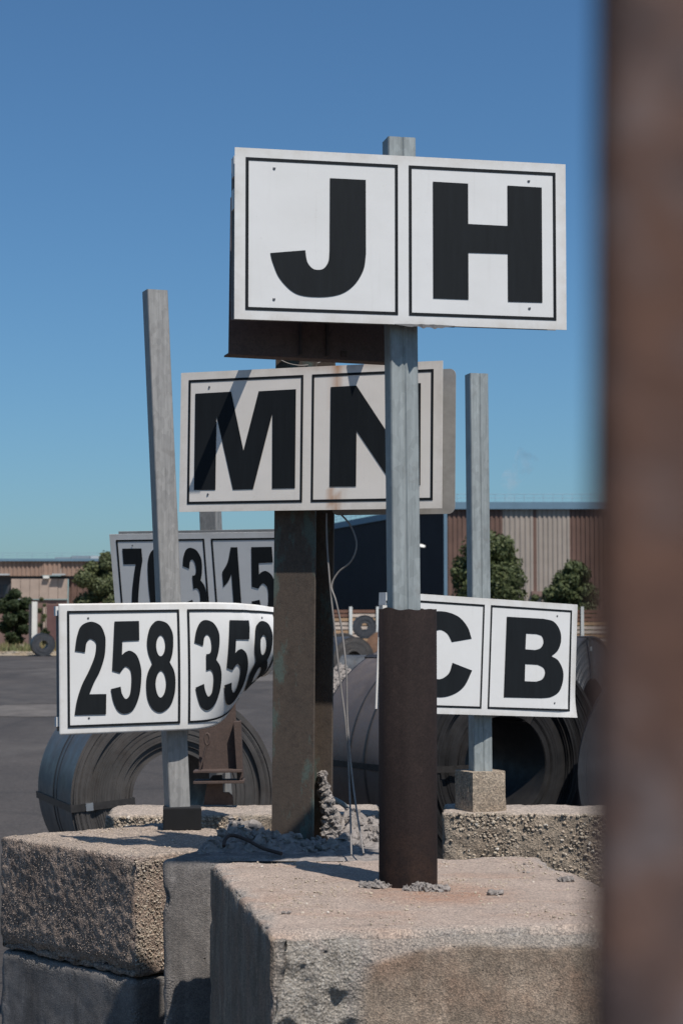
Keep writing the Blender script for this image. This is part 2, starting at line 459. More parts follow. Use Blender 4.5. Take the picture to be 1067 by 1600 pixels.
def block(name, C, z0, z1, mat, label, res=.014, rad=.02, amp=.004, chip=.03, seed=0, extra=None, chipw=.09, group='concrete blocks carrying the signs', zfine=0.0):
    """C: four plan corners counter-clockwise; a cast block with worn edges as one closed mesh"""
    C = [Vector(c) for c in C]
    W = ((C[1] - C[0]).length + (C[2] - C[3]).length) / 2
    D = ((C[3] - C[0]).length + (C[2] - C[1]).length) / 2
    H = z1 - z0
    nx, ny = max(2, int(W / res)), max(2, int(D / res))
    zs = [zfine * q / max(1, int(zfine / .05)) for q in range(int(zfine / .05))] + [zfine + (H - zfine) * q / max(2, int((H - zfine) / res)) for q in range(max(2, int((H - zfine) / res)) + 1)]
    nz = len(zs) - 1
    idx, vs, worn, topw, fs = {}, [], [], [], []
    sd = Vector((seed * 7.3, seed * 3.1, seed * 5.7))
    def vert(i, j, k):
        key = (i, j, k)
        if key in idx: return idx[key]
        p = Vector((W * i / nx, D * j / ny, zs[k]))
        r = rad * (1 + .7 * noise.noise(p * 5 + sd))
        q = Vector((min(max(p.x, r), W - r), min(max(p.y, r), D - r), min(max(p.z, r), H - r)))
        dv = p - q
        n = dv.normalized() if dv.length > 1e-9 else Vector((0, 0, 1))
        pp = q + n * r
        ds = sorted((min(p.x, W - p.x), min(p.y, D - p.y), min(p.z, H - p.z)))
        e = max(0.0, 1 - ds[1] / chipw)
        cn = max(0.0, noise.noise(p * 7 + sd) * .7 + noise.noise(p * 19 + sd) * .45 + .12)
        w = e * e * cn
        d = amp * fbm(p + sd, 9, 5) + amp * .5 * noise.noise(p * 70 + sd) - chip * w
        wn_ = min(1.0, w * 3.0)
        if extra:
            ex = extra(p, W, D, H, n, sd)
            d += ex[0]; wn_ = max(wn_, ex[1])
            if len(ex) > 2: pp.y += ex[2]
        pp = pp + n * d
        s, t = pp.x / W, pp.y / D
        xy = C[0] * (1 - s) * (1 - t) + C[1] * s * (1 - t) + C[2] * s * t + C[3] * (1 - s) * t
        idx[key] = len(vs)
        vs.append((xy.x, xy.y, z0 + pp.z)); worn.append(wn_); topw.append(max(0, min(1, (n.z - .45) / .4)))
        return idx[key]
    for i in range(nx):
        for j in range(ny):
            fs.append((vert(i, j, nz), vert(i + 1, j, nz), vert(i + 1, j + 1, nz), vert(i, j + 1, nz)))
            fs.append((vert(i, j, 0), vert(i, j + 1, 0), vert(i + 1, j + 1, 0), vert(i + 1, j, 0)))
    for k_ in range(nz):
        for i in range(nx):
            fs.append((vert(i, 0, k_), vert(i + 1, 0, k_), vert(i + 1, 0, k_ + 1), vert(i, 0, k_ + 1)))
            fs.append((vert(i, ny, k_), vert(i, ny, k_ + 1), vert(i + 1, ny, k_ + 1), vert(i + 1, ny, k_)))
        for j in range(ny):
            fs.append((vert(0, j, k_), vert(0, j, k_ + 1), vert(0, j + 1, k_ + 1), vert(0, j + 1, k_)))
            fs.append((vert(nx, j, k_), vert(nx, j + 1, k_), vert(nx, j + 1, k_ + 1), vert(nx, j, k_ + 1)))
    loc = sum(C, Vector((0, 0))) / 4
    loc = Vector((loc.x, loc.y, z0))
    me = bpy.data.meshes.new(name)
    me.from_pydata([(a - loc.x, b - loc.y, c - loc.z) for a, b, c in vs], [], fs)
    me.polygons.foreach_set('use_smooth', [True] * len(fs))
    at_ = me.attributes.new('worn', 'FLOAT', 'POINT')
    at_.data.foreach_set('value', worn)
    at_ = me.attributes.new('rust_spot', 'FLOAT', 'POINT')
    at_.data.foreach_set('value', [max(0, 1 - math.hypot((v[0] - .30) / .30, (v[1] - 6.12) / .32)) if seed == 1 else 0 for v in vs])
    at_ = me.attributes.new('top_wear', 'FLOAT', 'POINT')
    at_.data.foreach_set('value', topw)
    me.update()
    o = bpy.data.objects.new(name, me)
    col.objects.link(o); o.location = loc
    o.data.materials.append(mat)
    tag(o, label, 'concrete block', group)
    return o

ICO_V, ICO_F = None, None
def ico(sub=1):
    bm = bmesh.new(); bmesh.ops.create_icosphere(bm, subdivisions=sub, radius=1)
    v = [tuple(x.co) for x in bm.verts]; f = [tuple(q.index for q in p.verts) for p in bm.faces]
    bm.free(); return v, f
ICO1, ICO2 = ico(1), ico(2)

def stone(mb, c, r, rng, sub=ICO1, flat=.75, rough=.35, smooth=False):
    ax = Vector((rng.uniform(.75, 1.3), rng.uniform(.75, 1.3), rng.uniform(.6, 1.0) * flat / .75)) * r
    q = Matrix.Rotation(rng.uniform(0, 6.28), 3, 'Z') @ Matrix.Rotation(rng.uniform(-.6, .6), 3, 'X')
    o = Vector((rng.uniform(0, 50), rng.uniform(0, 50), rng.uniform(0, 50)))
    vs = []
    for p in sub[0]:
        p = Vector(p)
        s = 1 + rough * noise.noise(p * 1.6 + o) + rough * .45 * noise.noise(p * 4.1 + o)
        p = q @ Vector((p.x * ax.x, p.y * ax.y, p.z * ax.z)) * s
        vs.append(Vector(c) + p)
    mb.add(vs, sub[1], None, smooth)

# front block: broken, open-textured upper front edge, worst at its left corner
def front_extra(p, W, D, H, n, sd):
    d = w = sh = 0.0
    if n.y < -.2 or n.z > .2:
        # arch: the formed face ends lower towards the two corners
        u = p.x / W
        arch = .055 + .20 * max(0, 1 - p.x / .42) ** 1.5 + .16 * max(0, 1 - (W - p.x) / .35) ** 1.4
        arch += .012 * noise.noise(Vector((p.x * 9, 2, 1)) + sd)
        zt = H - p.z
        if n.y < -.2:
            m = max(0.0, 1 - zt / arch)
            left = max(0.0, min(1.0, (.30 + .05 * noise.noise(Vector((p.z * 8, 1, 3))) + zt * -.12 - p.x) / .06))
            br = max(left if zt < .5 else left * max(0, 1 - (zt - .5) / .1), min(1.0, m * 5))
            if br > 0:
                rg = noise.ridged_multi_fractal(p * 13 + sd, 1.0, 2.3, 6, 1.0, 2.0)
                d -= (.012 * m + .010) * br
                d += br * (left * .016 + .006) * (rg - 1.1)
                w = br * min(1, .55 + left * .6)
            d -= .035 * m * m
            if zt < .05: d -= .01 * (1 - zt / .05)
        elif p.y < .16:
            sh = .05 * (1 - p.y / .16)
            e = max(0, 1 - p.y / .1)
            d -= (.008 + .16 * (arch - .055)) * e ** 3
            w = max(w, .5 * e * max(0, noise.noise(p * 12) + .4))
    return d, w, sh

A_FL, A_BL = Vector((-.192, 5.31)), Vector((-.47, 6.93))
ax_r = Vector((.986, .169))
block('concrete_block', [A_FL, A_FL + ax_r * 1.2, A_BL + ax_r * 1.2, A_BL], 0, 1.25, MT['block_front'],
      'large pinkish concrete block in front, with a broken front edge, carrying the brown pipe',
      res=.0085, rad=.02, amp=.0022, chip=.04, seed=1, extra=front_extra, zfine=.62)

# left stack
B4 = [Vector((-.845, 7.92)), Vector((-.176, 8.523)), Vector((-.858, 9.28)), Vector((-1.527, 8.678))]
def left_extra(p, W, D, H, n, sd):
    d = w = 0.0
    if n.x < -.3:
        d += .006 * fbm(p + sd, 30, 3) + .0035 * noise.noise(p * 75 + sd)
        b = max(0.0, 1 - p.z / (.07 + .03 * noise.noise(p * 6)))
        if b > 0:
            rg = abs(noise.noise(p * 15 + sd)) + .5 * abs(noise.noise(p * 34 + sd))
            d -= b * (.02 + .05 * rg)
            w = .25 * b
    return d, w
block('concrete_block', B4, .655, 1.15, MT['block_rough'],
      'upper block of the left stack, coarse brown gravelly side, under the tilted post', res=.013, rad=.014, amp=.006, chip=.03, seed=2, extra=left_extra)
B4b = [c + (c - Vector((-.87, 8.7))).normalized() * -.006 for c in B4]
block('concrete_block', B4b, 0, .65, MT['block_grey'],
      'lower block of the left stack, smooth grey face at the bottom left', res=.02, rad=.02, amp=.003, chip=.015, seed=3)
# middle block with rounded corner
block('concrete_block', [Vector((-.665, 7.14)), Vector((.26, 7.3)), Vector((.26, 8.35)), Vector((-.43, 7.95))], 0, 1.235, MT['block_grey'],
      'grey concrete block with a rounded corner wedged between the left stack and the front block', res=.014, rad=.045, amp=.0025, chip=.035, seed=4)
# back row
def face_rough(p, W, D, H, n, sd):
    if n.y < -.3:
        return .008 * fbm(p + sd, 16, 4) + .004 * noise.noise(p * 60), 0
    return 0, 0
D4 = [Vector((.485, 9.35)), Vector((1.9, 9.2)), Vector((1.94, 9.72)), Vector((.52, 9.82))]
E4 = [Vector((-1.18, 9.64)), Vector((.2, 9.66)), Vector((.2, 10.22)), Vector((-1.19, 10.2))]
block('concrete_block', D4, 0, 1.19, MT['block_pebbly'],
      'pebbly concrete block in the back row at the right, under the C B sign', res=.016, rad=.015, amp=.004, chip=.03, seed=5, extra=face_rough)
block('concrete_block', E4, 0, 1.15, MT['block_pebbly'],
      'pebbly concrete block in the back row at the left, below the rusty bracket', res=.016, rad=.015, amp=.004, chip=.03, seed=6, extra=face_rough)

def pebble_face(name, label, a, b, z0, z1, nrm, n, seed, r0=.003, r1=.011, mat='pebble'):
    rng = random.Random(seed); mb = MB()
    a, b, nrm = Vector(a), Vector(b), Vector(nrm).normalized()
    for i in range(n):
        t, z = rng.uniform(.03, .97), rng.uniform(z0, z1)
        pt = a.lerp(b, t)
        dens = noise.noise(Vector((pt.x * 3 + seed, z * 5, pt.y))) + .35
        if rng.random() > dens + .25: continue
        r = r0 + (r1 - r0) * rng.random() ** 2.6
        c = Vector((pt.x, pt.y, z)) - nrm * (r * rng.uniform(-.1, .55) - .001)
        stone(mb, c, r, rng, ICO1, .75, .3)
    o = mb.single(name, MT[mat], Vector((a.x, a.y, 0)), label, 'gravel', None, 'stuff')
    return o
nD = Vector((-.15, -1.415, 0)).normalized()
pebble_face('exposed_aggregate', 'pebbles showing in the face of the back right block', (*D4[0], 0), (*D4[1], 0), .55, 1.19, nD, 9000, 11)
pebble_face('exposed_aggregate', 'pebbles showing in the face of the back left block', (*E4[0], 0), (*E4[1], 0), .95, 1.14, (0.01, -1, 0), 3000, 12)
pebble_face('exposed_aggregate', 'fine gravel showing in the left side of the upper left block', (*B4[3], 0), (*B4[0], 0), .72, 1.12, (-.743, -.669, 0), 5000, 13, .0015, .0042, 'gravel_dark')
pebble_face('exposed_aggregate', 'gravel showing in the sunlit end of the upper left block', (*B4[0], 0), (-.62, 8.12, 0), .69, 1.13, (.669, -.743, 0), 2600, 14, .002, .006)

# ------------------------------------------------------------------ rubble and loose lumps
def lump_cluster(name, label, n, cen, sx, sy, h, r0, r1, seed, zb, cat='rubble', mat='cement', sub=ICO1):
    rng = random.Random(seed); mb = MB()
    for i in range(n):
        a, q = rng.uniform(0, 6.28), math.sqrt(rng.random())
        x, y = cen[0] + sx * q * math.cos(a), cen[1] + sy * q * math.sin(a)
        hh = h * (1 - q * q) * (.6 + .5 * noise.noise(Vector((x * 9, y * 9, seed))))
        r = r0 + (r1 - r0) * rng.random() ** 2
        z = zb + max(0, hh) * (1 - rng.random() ** 3) + r * .3
        stone(mb, (x, y, z), r, rng, ICO2, .9, .9)
    return mb.single(name, MT[mat], (cen[0], cen[1], zb), label, cat, None, 'stuff')

def grit(label, C, z, n, seed):
    rng = random.Random(seed); mb = MB(); C = [Vector(c) for c in C]
    for i in range(n):
        a, b_ = rng.uniform(.05, .95), rng.uniform(.07, .97)
        p = (C[0] * (1 - a) + C[1] * a) * (1 - b_) + (C[3] * (1 - a) + C[2] * a) * b_
        if noise.noise(Vector((p.x * 4, p.y * 4, seed))) + .15 < rng.random() * .5: continue
        r = .0015 + .0045 * rng.random() ** 4
        stone(mb, (p.x, p.y, z + r * .3), r, rng, ICO1, .8, .5)
    mb.single('loose_grit', MT['pebble'], (C[0].x, C[0].y, z), label, 'grit', None, 'stuff')
grit('loose grit scattered on top of the front block', [A_FL, A_FL + ax_r * 1.2, A_BL + ax_r * 1.2, A_BL], 1.25, 2600, 31)
grit('loose grit scattered on top of the left stack', B4, 1.15, 1200, 32)

ZM = 1.232
def mound():
    """spilt cement that has set on the middle block"""
    rng = random.Random(5); mb = MB()
    nx, ny = 130, 80
    x0, x1, y0, y1 = -.66, .25, 7.2, 8.34
    def h(x, y):
        v = .018
        for (cx, cy, sx, sy, hh) in ((-.43, 7.62, .13, .13, .085), (-.52, 7.42, .07, .08, .05), (-.3, 7.5, .12, .1, .05), (-.12, 7.55, .2, .1, .03), (.12, 7.95, .2, .2, .06), (-.02, 7.98, .09, .1, .07)):
            v += hh * math.exp(-((x - cx) / sx) ** 2 - ((y - cy) / sy) ** 2)
        ed = max(0, min((x - x0), (x1 - x), (y - y0), 7.93 + (x + .43) * .58 - y))
        p = Vector((x, y, 0))
        v = v * (.55 + .9 * abs(noise.noise(p * 11)) + .5 * noise.noise(p * 31)) + .006 * noise.noise(p * 60)
        lf = x - (-.645 + (y - 7.14) * .29)
        return v * max(0, min(1, ed / .1)) * max(0, min(1, lf / .06)) - .012
    vs = [(x0 + (x1 - x0) * i / nx, y0 + (y1 - y0) * j / ny, ZM + h(x0 + (x1 - x0) * i / nx, y0 + (y1 - y0) * j / ny)) for j in range(ny + 1) for i in range(nx + 1)]
    fs = [(j * (nx + 1) + i, j * (nx + 1) + i + 1, (j + 1) * (nx + 1) + i + 1, (j + 1) * (nx + 1) + i) for j in range(ny) for i in range(nx)]
    fs = [f for f in fs if max(vs[q][2] for q in f) > ZM - .0115]
    mb.add(vs, fs, None, True)
    for i in range(1500):
        x, y = rng.uniform(x0 + .06, x1 - .05), y0 + .03 + (y1 - y0 - .1) * rng.random()
        hh = h(x, y)
        if hh < .006 or rng.random() > hh / .05 + .12: continue
        r = .004 + .017 * rng.random() ** 2.6
        stone(mb, (x, y, ZM + hh + r * .2), r, rng, ICO2 if r > .009 else ICO1, .9, .9)
    # packed against the web of the steel column
    for i in range(330):
        t = rng.random() ** 1.5
        c = at(500 + (1 - t) * 8 + rng.uniform(-2, 2) + rng.random() * (20 * (1 - t) + 4), 1306 - 98 * t, 7.72)
        stone(mb, (c.x, c.y + rng.uniform(-.02, .04), c.z), .006 + .012 * rng.random() ** 1.8, rng, ICO2, .9, .8)
    mb.single('cement_rubble', MT['cement'], (-.1, 7.8, ZM), 'set cement rubble heaped round the foot of the steel column', 'rubble', None, 'stuff')
mound()
b = at(585, 1380, 6.27)
lump_cluster('cement_rubble', 'crumbly cement lumps at the left of the brown pipe foot', 60, (b.x, b.y), .052, .03, .024, .005, .013, 21, 1.248)
b = at(667, 1384, 6.19)
lump_cluster('cement_rubble', 'crumbly cement lumps at the right of the brown pipe foot', 80, (b.x, b.y), .068, .03, .03, .005, .014, 22, 1.248)
for i, (px, py, r, lab) in enumerate(((447, 1423, .012, 'tiny dark stone near the front left corner of the front block'), (775, 1393, .019, 'grey cement crumb on the front block right of the pipe'),
        (822, 1360, .010, 'dark pebble near the back right edge of the front block'), (886, 1373, .022, 'flat cement crumb at the right edge of the front block'),
        (819, 1347, .008, 'smallest pebble at the back edge of the front block'))):
    p = at(px, py, 2550 / (py - 975)); rng = random.Random(40 + i); mb = MB()
    for q in range(7 if r > .015 else 3):
        stone(mb, (p.x + rng.uniform(-r, r), p.y + rng.uniform(-r, r) * .5, 1.25 + r * rng.uniform(.2, .5)), r * rng.uniform(.4, .65), rng, ICO2 if r > .015 else ICO1, .8, .5)
    mb.single('cement_crumb', MT['cement'], (p.x, p.y, 1.25), lab, 'stone')

# ------------------------------------------------------------------ signs
def on_plane(px, py, M):
    o = Vector((0, 0, CAM_H)); d = (at(px, py, 7) - o); n = (M.to_3x3() @ Vector((0, -1, 0))).normalized()
    return o + d * ((M.translation - o).dot(n) / d.dot(n))
def lift(p, z): return p + sun_dir * ((z - p.z) / sun_dir.z)
GL = {"J":[[[0.549,0.112,1],[0.786,0.112,1],[0.787,0.604,1],[0.77,0.711,0],[0.706,0.815,0],[0.611,0.878,0],[0.469,0.9,0],[0.327,0.882,0],[0.225,0.792,0],[0.177,0.688,0],[0.16,0.623,1],[0.388,0.595,1],[0.4,0.667,0],[0.429,0.708,0],[0.464,0.721,0],[0.509,0.71,0],[0.54,0.661,0],[0.547,0.59,1]]],"H":[[[0.162,0.101,1],[0.4,0.103,1],[0.4,0.374,1],[0.668,0.376,1],[0.668,0.103,1],[0.904,0.105,1],[0.904,0.883,1],[0.668,0.885,1],[0.668,0.564,1],[0.4,0.567,1],[0.4,0.881,1],[0.162,0.881,1]]],"M":[[[0.061,0.112,1],[0.377,0.108,1],[0.492,0.581,1],[0.618,0.114,1],[0.938,0.11,1],[0.939,0.888,1],[0.743,0.888,1],[0.738,0.297,1],[0.58,0.889,1],[0.404,0.89,1],[0.252,0.3,1],[0.251,0.889,1],[0.061,0.887,1]]],"N":[[[0.158,0.105,1],[0.373,0.102,1],[0.69,0.561,1],[0.685,0.106,1],[0.898,0.104,1],[0.9,0.885,1],[0.683,0.885,1],[0.377,0.455,1],[0.377,0.884,1],[0.157,0.881,1]]],"B":[[[0.194,0.103,1],[0.644,0.101,1],[0.771,0.122,0],[0.851,0.2,0],[0.873,0.303,0],[0.838,0.401,0],[0.759,0.465,1],[0.845,0.505,0],[0.907,0.6,0],[0.911,0.704,0],[0.867,0.809,0],[0.766,0.866,0],[0.648,0.881,1],[0.189,0.885,1]],[[0.437,0.256,1],[0.568,0.256,1],[0.631,0.275,0],[0.652,0.334,0],[0.62,0.389,0],[0.556,0.412,1],[0.434,0.41,1]],[[0.437,0.554,1],[0.59,0.555,1],[0.662,0.584,0],[0.683,0.635,0],[0.651,0.695,0],[0.578,0.721,1],[0.438,0.721,1]]],"2":[[[0.022,0.31,1],[0.09,0.155,0],[0.227,0.043,0],[0.529,0.0,0],[0.827,0.042,0],[0.968,0.146,0],[0.989,0.24,0],[0.946,0.386,0],[0.802,0.532,0],[0.619,0.651,0],[0.464,0.779,1],[1.0,0.782,1],[0.989,1.0,1],[0.0,0.997,1],[0.072,0.844,0],[0.23,0.68,0],[0.453,0.53,0],[0.629,0.385,0],[0.691,0.277,0],[0.669,0.218,0],[0.514,0.182,0],[0.399,0.217,0],[0.36,0.276,0],[0.342,0.329,1]]],"5":[[[0.143,0.001,1],[0.949,0.0,1],[0.949,0.21,1],[0.393,0.215,1],[0.375,0.366,1],[0.493,0.333,0],[0.662,0.323,0],[0.868,0.379,0],[0.985,0.5,0],[1.0,0.622,0],[0.93,0.811,0],[0.739,0.956,0],[0.489,1.0,0],[0.246,0.971,0],[0.085,0.869,0],[0.0,0.731,1],[0.324,0.707,1],[0.364,0.784,0],[0.489,0.842,0],[0.621,0.794,0],[0.676,0.659,0],[0.651,0.538,0],[0.507,0.489,0],[0.404,0.513,0],[0.305,0.559,1],[0.051,0.533,1]]],"8":[[[0.439,0.0,0],[0.742,0.032,0],[0.917,0.132,0],[0.939,0.251,0],[0.898,0.371,0],[0.807,0.456,1],[0.958,0.557,0],[1.0,0.676,0],[0.955,0.823,0],[0.795,0.94,0],[0.496,1.0,0],[0.223,0.961,0],[0.049,0.853,0],[0.0,0.708,0],[0.045,0.576,0],[0.208,0.466,1],[0.08,0.352,0],[0.042,0.234,0],[0.117,0.102,0],[0.261,0.03,0]],[[0.515,0.156,0],[0.617,0.19,0],[0.663,0.273,0],[0.602,0.358,0],[0.496,0.389,0],[0.398,0.357,0],[0.352,0.272,0],[0.409,0.19,0]],[[0.508,0.543,0],[0.625,0.587,0],[0.678,0.691,0],[0.61,0.796,0],[0.485,0.839,0],[0.371,0.793,0],[0.318,0.688,0],[0.386,0.586,0]]],"3":[[[0.0,0.246,1],[0.075,0.113,0],[0.221,0.025,0],[0.419,0.0,0],[0.676,0.033,0],[0.854,0.125,0],[0.893,0.224,0],[0.854,0.346,0],[0.775,0.441,1],[0.933,0.518,0],[1.0,0.641,0],[0.953,0.813,0],[0.775,0.948,0],[0.498,1.0,0],[0.241,0.955,0],[0.103,0.85,0],[0.028,0.742,1],[0.332,0.703,1],[0.379,0.776,0],[0.498,0.846,0],[0.636,0.807,0],[0.688,0.703,0],[0.676,0.604,0],[0.577,0.549,0],[0.407,0.558,1],[0.403,0.378,1],[0.538,0.365,0],[0.597,0.297,0],[0.557,0.199,0],[0.458,0.158,0],[0.352,0.187,0],[0.296,0.285,1]]]}
GL['7'] = [[(0, 0, 1), (1, 0, 1), (1, .17, 1), (.83, .36, 0), (.66, .62, 0), (.57, .85, 0), (.55, 1, 1), (.2, 1, 1), (.23, .84, 0), (.34, .58, 0), (.5, .36, 0), (.63, .215, 1), (0, .215, 1)]]
GL['0'] = [[(.5, 0, 0), (.78, .05, 0), (.95, .2, 0), (1, .5, 0), (.95, .8, 0), (.78, .95, 0), (.5, 1, 0), (.22, .95, 0), (.05, .8, 0), (0, .5, 0), (.05, .2, 0), (.22, .05, 0)],
           [(.5, .16, 0), (.62, .22, 0), (.66, .5, 0), (.62, .78, 0), (.5, .84, 0), (.38, .78, 0), (.34, .5, 0), (.38, .22, 0)]]
GL['1'] = [[(.58, 0, 1), (.9, 0, 1), (.9, 1, 1), (.52, 1, 1), (.52, .36, 1), (.36, .45, 0), (.08, .535, 1), (.08, .335, 1), (.38, .2, 0), (.58, 0, 1)]]
GL['C'] = [[(.857, .335, 1), (.80, .22, 0), (.68, .125, 0), (.49, .09, 0), (.30, .13, 0), (.16, .27, 0), (.105, .5, 0), (.15, .73, 0), (.28, .865, 0), (.49, .905, 0), (.66, .875, 0), (.79, .79, 0), (.875, .638, 1), (.642, .573, 1), (.60, .68, 0), (.49, .735, 0), (.385, .68, 0), (.335, .5, 0), (.385, .325, 0), (.48, .268, 0), (.57, .30, 0), (.626, .377, 1)]]

def outline(pts, n=7):
    """corners are kept, runs of smooth points are rounded through"""
    N = len(pts); out = []
    P = [Vector((p[0], p[1])) for p in pts]; F = [p[2] for p in pts]
    for i in range(N):
        j = (i + 1) % N
        if F[i] and F[j]:
            out.append(P[i]); continue
        p0 = P[i - 1] if not F[i] else P[i] - (P[j] - P[i]) * .6
        p3 = P[(j + 1) % N] if not F[j] else P[j] + (P[j] - P[i]) * .6
        p1, p2 = P[i], P[j]
        for k_ in range(n):
            t = k_ / n
            out.append(0.5 * ((2 * p1) + (p2 - p0) * t + (2 * p0 - 5 * p1 + 4 * p2 - p3) * t * t + (3 * p1 - p0 - 3 * p2 + p3) * t ** 3))
    return out

SW, SH = 1.10, .55
BX, BZ, MARG, GAP = .497, .490, .035, .036
CELLS = ((.059, .337), (.376, .648), (.691, .955))

def flat_map(x, z, off): return Vector((x, -off, z))

def cone_xyz(x, z):
    if x <= 0: return Vector((x, .012 * (z / .275) ** 2 * max(0, 1 + x / .55), z))
    kz = min(15.5 * x ** 1.6, 5.2)
    z0 = .14
    back = .55 * x * x
    xx = x - .12 * x * x
    if kz < 1e-4: return Vector((xx, back, z))
    a = (z - z0) * kz
    base = .012 * (z / .275) ** 2 * max(0, 1 - x / .2)
    u = (x - .37) + (z - .2) * .45
    kink = .016 * max(0, 1 - abs(u) / .05) * min(1, max(0, (z - .02) / .12)) - .008 * max(0, 1 - abs(u + .06) / .05) * min(1, max(0, (z - .05) / .12))
    back += kink
    return Vector((xx - .05 * max(0, 1 - math.cos(a)) * x, back + (1 - math.cos(a)) / kz + base, z0 + math.sin(a) / kz - .05 * x * x))
def cone_map(x, z, off):
    p = cone_xyz(x, z); h = .002
    dx, dz = cone_xyz(x + h, z) - cone_xyz(x - h, z), cone_xyz(x, z + h) - cone_xyz(x, z - h)
    n = dx.cross(dz).normalized()
    return p + n * off
def curl_map(x, z, off):
    d = max(0, (x - .49) + (-.20 - z))
    return Vector((x + .006 * (d / .13) ** 2, -off - .9 * d * d, z))

def flat_poly(loops, mapf, M, off, cut=0):
    """tessellate a glyph given as loops of (x, z) and lay it on the sheet"""
    tri = tessellate_polygon([[Vector((p[0], p[1], 0)) for p in l] for l in loops])
    pts = [p for l in loops for p in l]
    bm = bmesh.new()
    vs = [bm.verts.new((p[0], 0, p[1])) for p in pts]
    for t in tri:
        try: bm.faces.new([vs[i] for i in t])
        except ValueError: pass
    if cut:
        xs = [p[0] for p in pts]; zs = [p[1] for p in pts]
        x = min(xs) + cut
        while x < max(xs):
            bmesh.ops.bisect_plane(bm, geom=bm.verts[:] + bm.edges[:] + bm.faces[:], plane_co=(x, 0, 0), plane_no=(1, 0, 0)); x += cut
        z = min(zs) + cut
        while z < max(zs):
            bmesh.ops.bisect_plane(bm, geom=bm.verts[:] + bm.edges[:] + bm.faces[:], plane_co=(0, 0, z), plane_no=(0, 0, 1)); z += cut
    bm.normal_update()
    for f in bm.faces:
        if f.normal.y > 0: f.normal_flip()
    bm.verts.index_update()
    out = MB()
    out.add([M @ mapf(v.co.x, v.co.z, off) for v in bm.verts], [tuple(v.index for v in f.verts) for f in bm.faces], None, bool(cut))
    bm.free()
    return out

def sign_board(root, ctr, yaw, texts, roll=0, tilt=0, mapf=flat_map, cut=0, mat='white', stain=None, scale=1.0, letters='letter', thick=.004, cells=None):
    M = Matrix.Translation(ctr) @ Matrix.Rotation(yaw, 4, 'Z') @ Matrix.Rotation(tilt, 4, 'X') @ Matrix.Rotation(roll, 4, 'Y') @ Matrix.Scale(scale, 4)
    # the sheet, a grid with thickness
    nx, nz = (132, 66) if cut else (44, 22)
    mb = MB(); vs = []; rim = []; stv = []
    # uneven grid: dense rim rows so the grime stays on the rim
    def axis(L, n):
        a = [-L / 2 + L * i / n for i in range(n + 1)]
        return a
    X, Z = axis(SW, nx), axis(SH, nz)
    for off in (0, -thick):
        for z in Z:
            for x in X:
                vs.append(M @ mapf(x, z, off))
                d = min(x + SW / 2, SW / 2 - x, z + SH / 2, SH / 2 - z)
                rim.append(max(0, 1 - d / .05))
                stv.append(stain(x, z) if stain else 0)
    w = nx + 1; S = w * (nz + 1); fs = []
    for j in range(nz):
        for i in range(nx):
            a = j * w + i
            fs.append((a, a + 1, a + w + 1, a + w)); fs.append((S + a, S + a + w, S + a + w + 1, S + a + 1))
    loop = [i for i in range(w)] + [j * w + nx for j in range(1, nz + 1)] + [nz * w + i for i in range(nx - 1, -1, -1)] + [j * w for j in range(nz - 1, 0, -1)]
    for q in range(len(loop)):
        a, b_ = loop[q], loop[(q + 1) % len(loop)]
        fs.append((a, S + a, S + b_, b_))
    mb.add(vs, fs, None, bool(cut))
    board = mb.build('board', MT[mat], root)
    for nm, dat in (('rim', rim), ('stain', stv)):
        A_ = board.data.attributes.new(nm, 'FLOAT', 'POINT')
        if len(A_.data) == len(dat): A_.data.foreach_set('value', dat)
    # borders, letters, screws
    for side, txt in enumerate(texts):
        x0 = -SW / 2 + MARG + side * (BX + GAP); zt = BZ / 2
        t = .0098
        mb = MB()
        def strip(xa, xb, za, zb):
            n1, n2 = max(1, int((xb - xa) / .012)) if cut else 1, max(1, int((zb - za) / .012)) if cut else 1
            v = [M @ mapf(xa + (xb - xa) * i / n1, za + (zb - za) * j / n2, .0036 if cut else .0013) for j in range(n2 + 1) for i in range(n1 + 1)]
            f = [(j * (n1 + 1) + i, j * (n1 + 1) + i + 1, (j + 1) * (n1 + 1) + i + 1, (j + 1) * (n1 + 1) + i) for j in range(n2) for i in range(n1)]
            mb.add(v, f)
        strip(x0, x0 + BX, zt - t, zt); strip(x0, x0 + BX, -zt, -zt + t)
        strip(x0, x0 + t, -zt + t, zt - t); strip(x0 + BX - t, x0 + BX, -zt + t, zt - t)
        mb.build('border', MT['black'], board)
        for q, ch in enumerate(txt):
            loops = []
            for l in GL[ch]:
                pts = outline(l)
                if len(txt) == 1: loops.append([(x0 + p.x * BX, zt - p.y * BZ) for p in pts])
                else:
                    u0, u1 = (cells[side] if cells else CELLS)[q]
                    loops.append([(x0 + (u0 + (u1 - u0) * p.x) * BX, zt - (.096 + .80 * p.y) * BZ) for p in pts])
            flat_poly(loops, mapf, M, .004 if cut else .0016, cut).build(letters, MT['black'], board)
        sx = (.185, .815)[side]
        for zz in (.04, .94):
            x, z = x0 + sx * BX, zt - zz * BZ - (0.012 if zz < .5 else -.008)
            mb = MB()
            ring = [M @ mapf(x + .0048 * math.cos(a), z + .0048 * math.sin(a), .002) for a in [k_ * math.pi / 4 for k_ in range(8)]]
            tip = M @ mapf(x, z, .0045)
            mb.add(ring + [tip], [(k_, (k_ + 1) % 8, 8) for k_ in range(8)], None, True)
            mb.build('screw', MT['screw'], board)
    return board, M

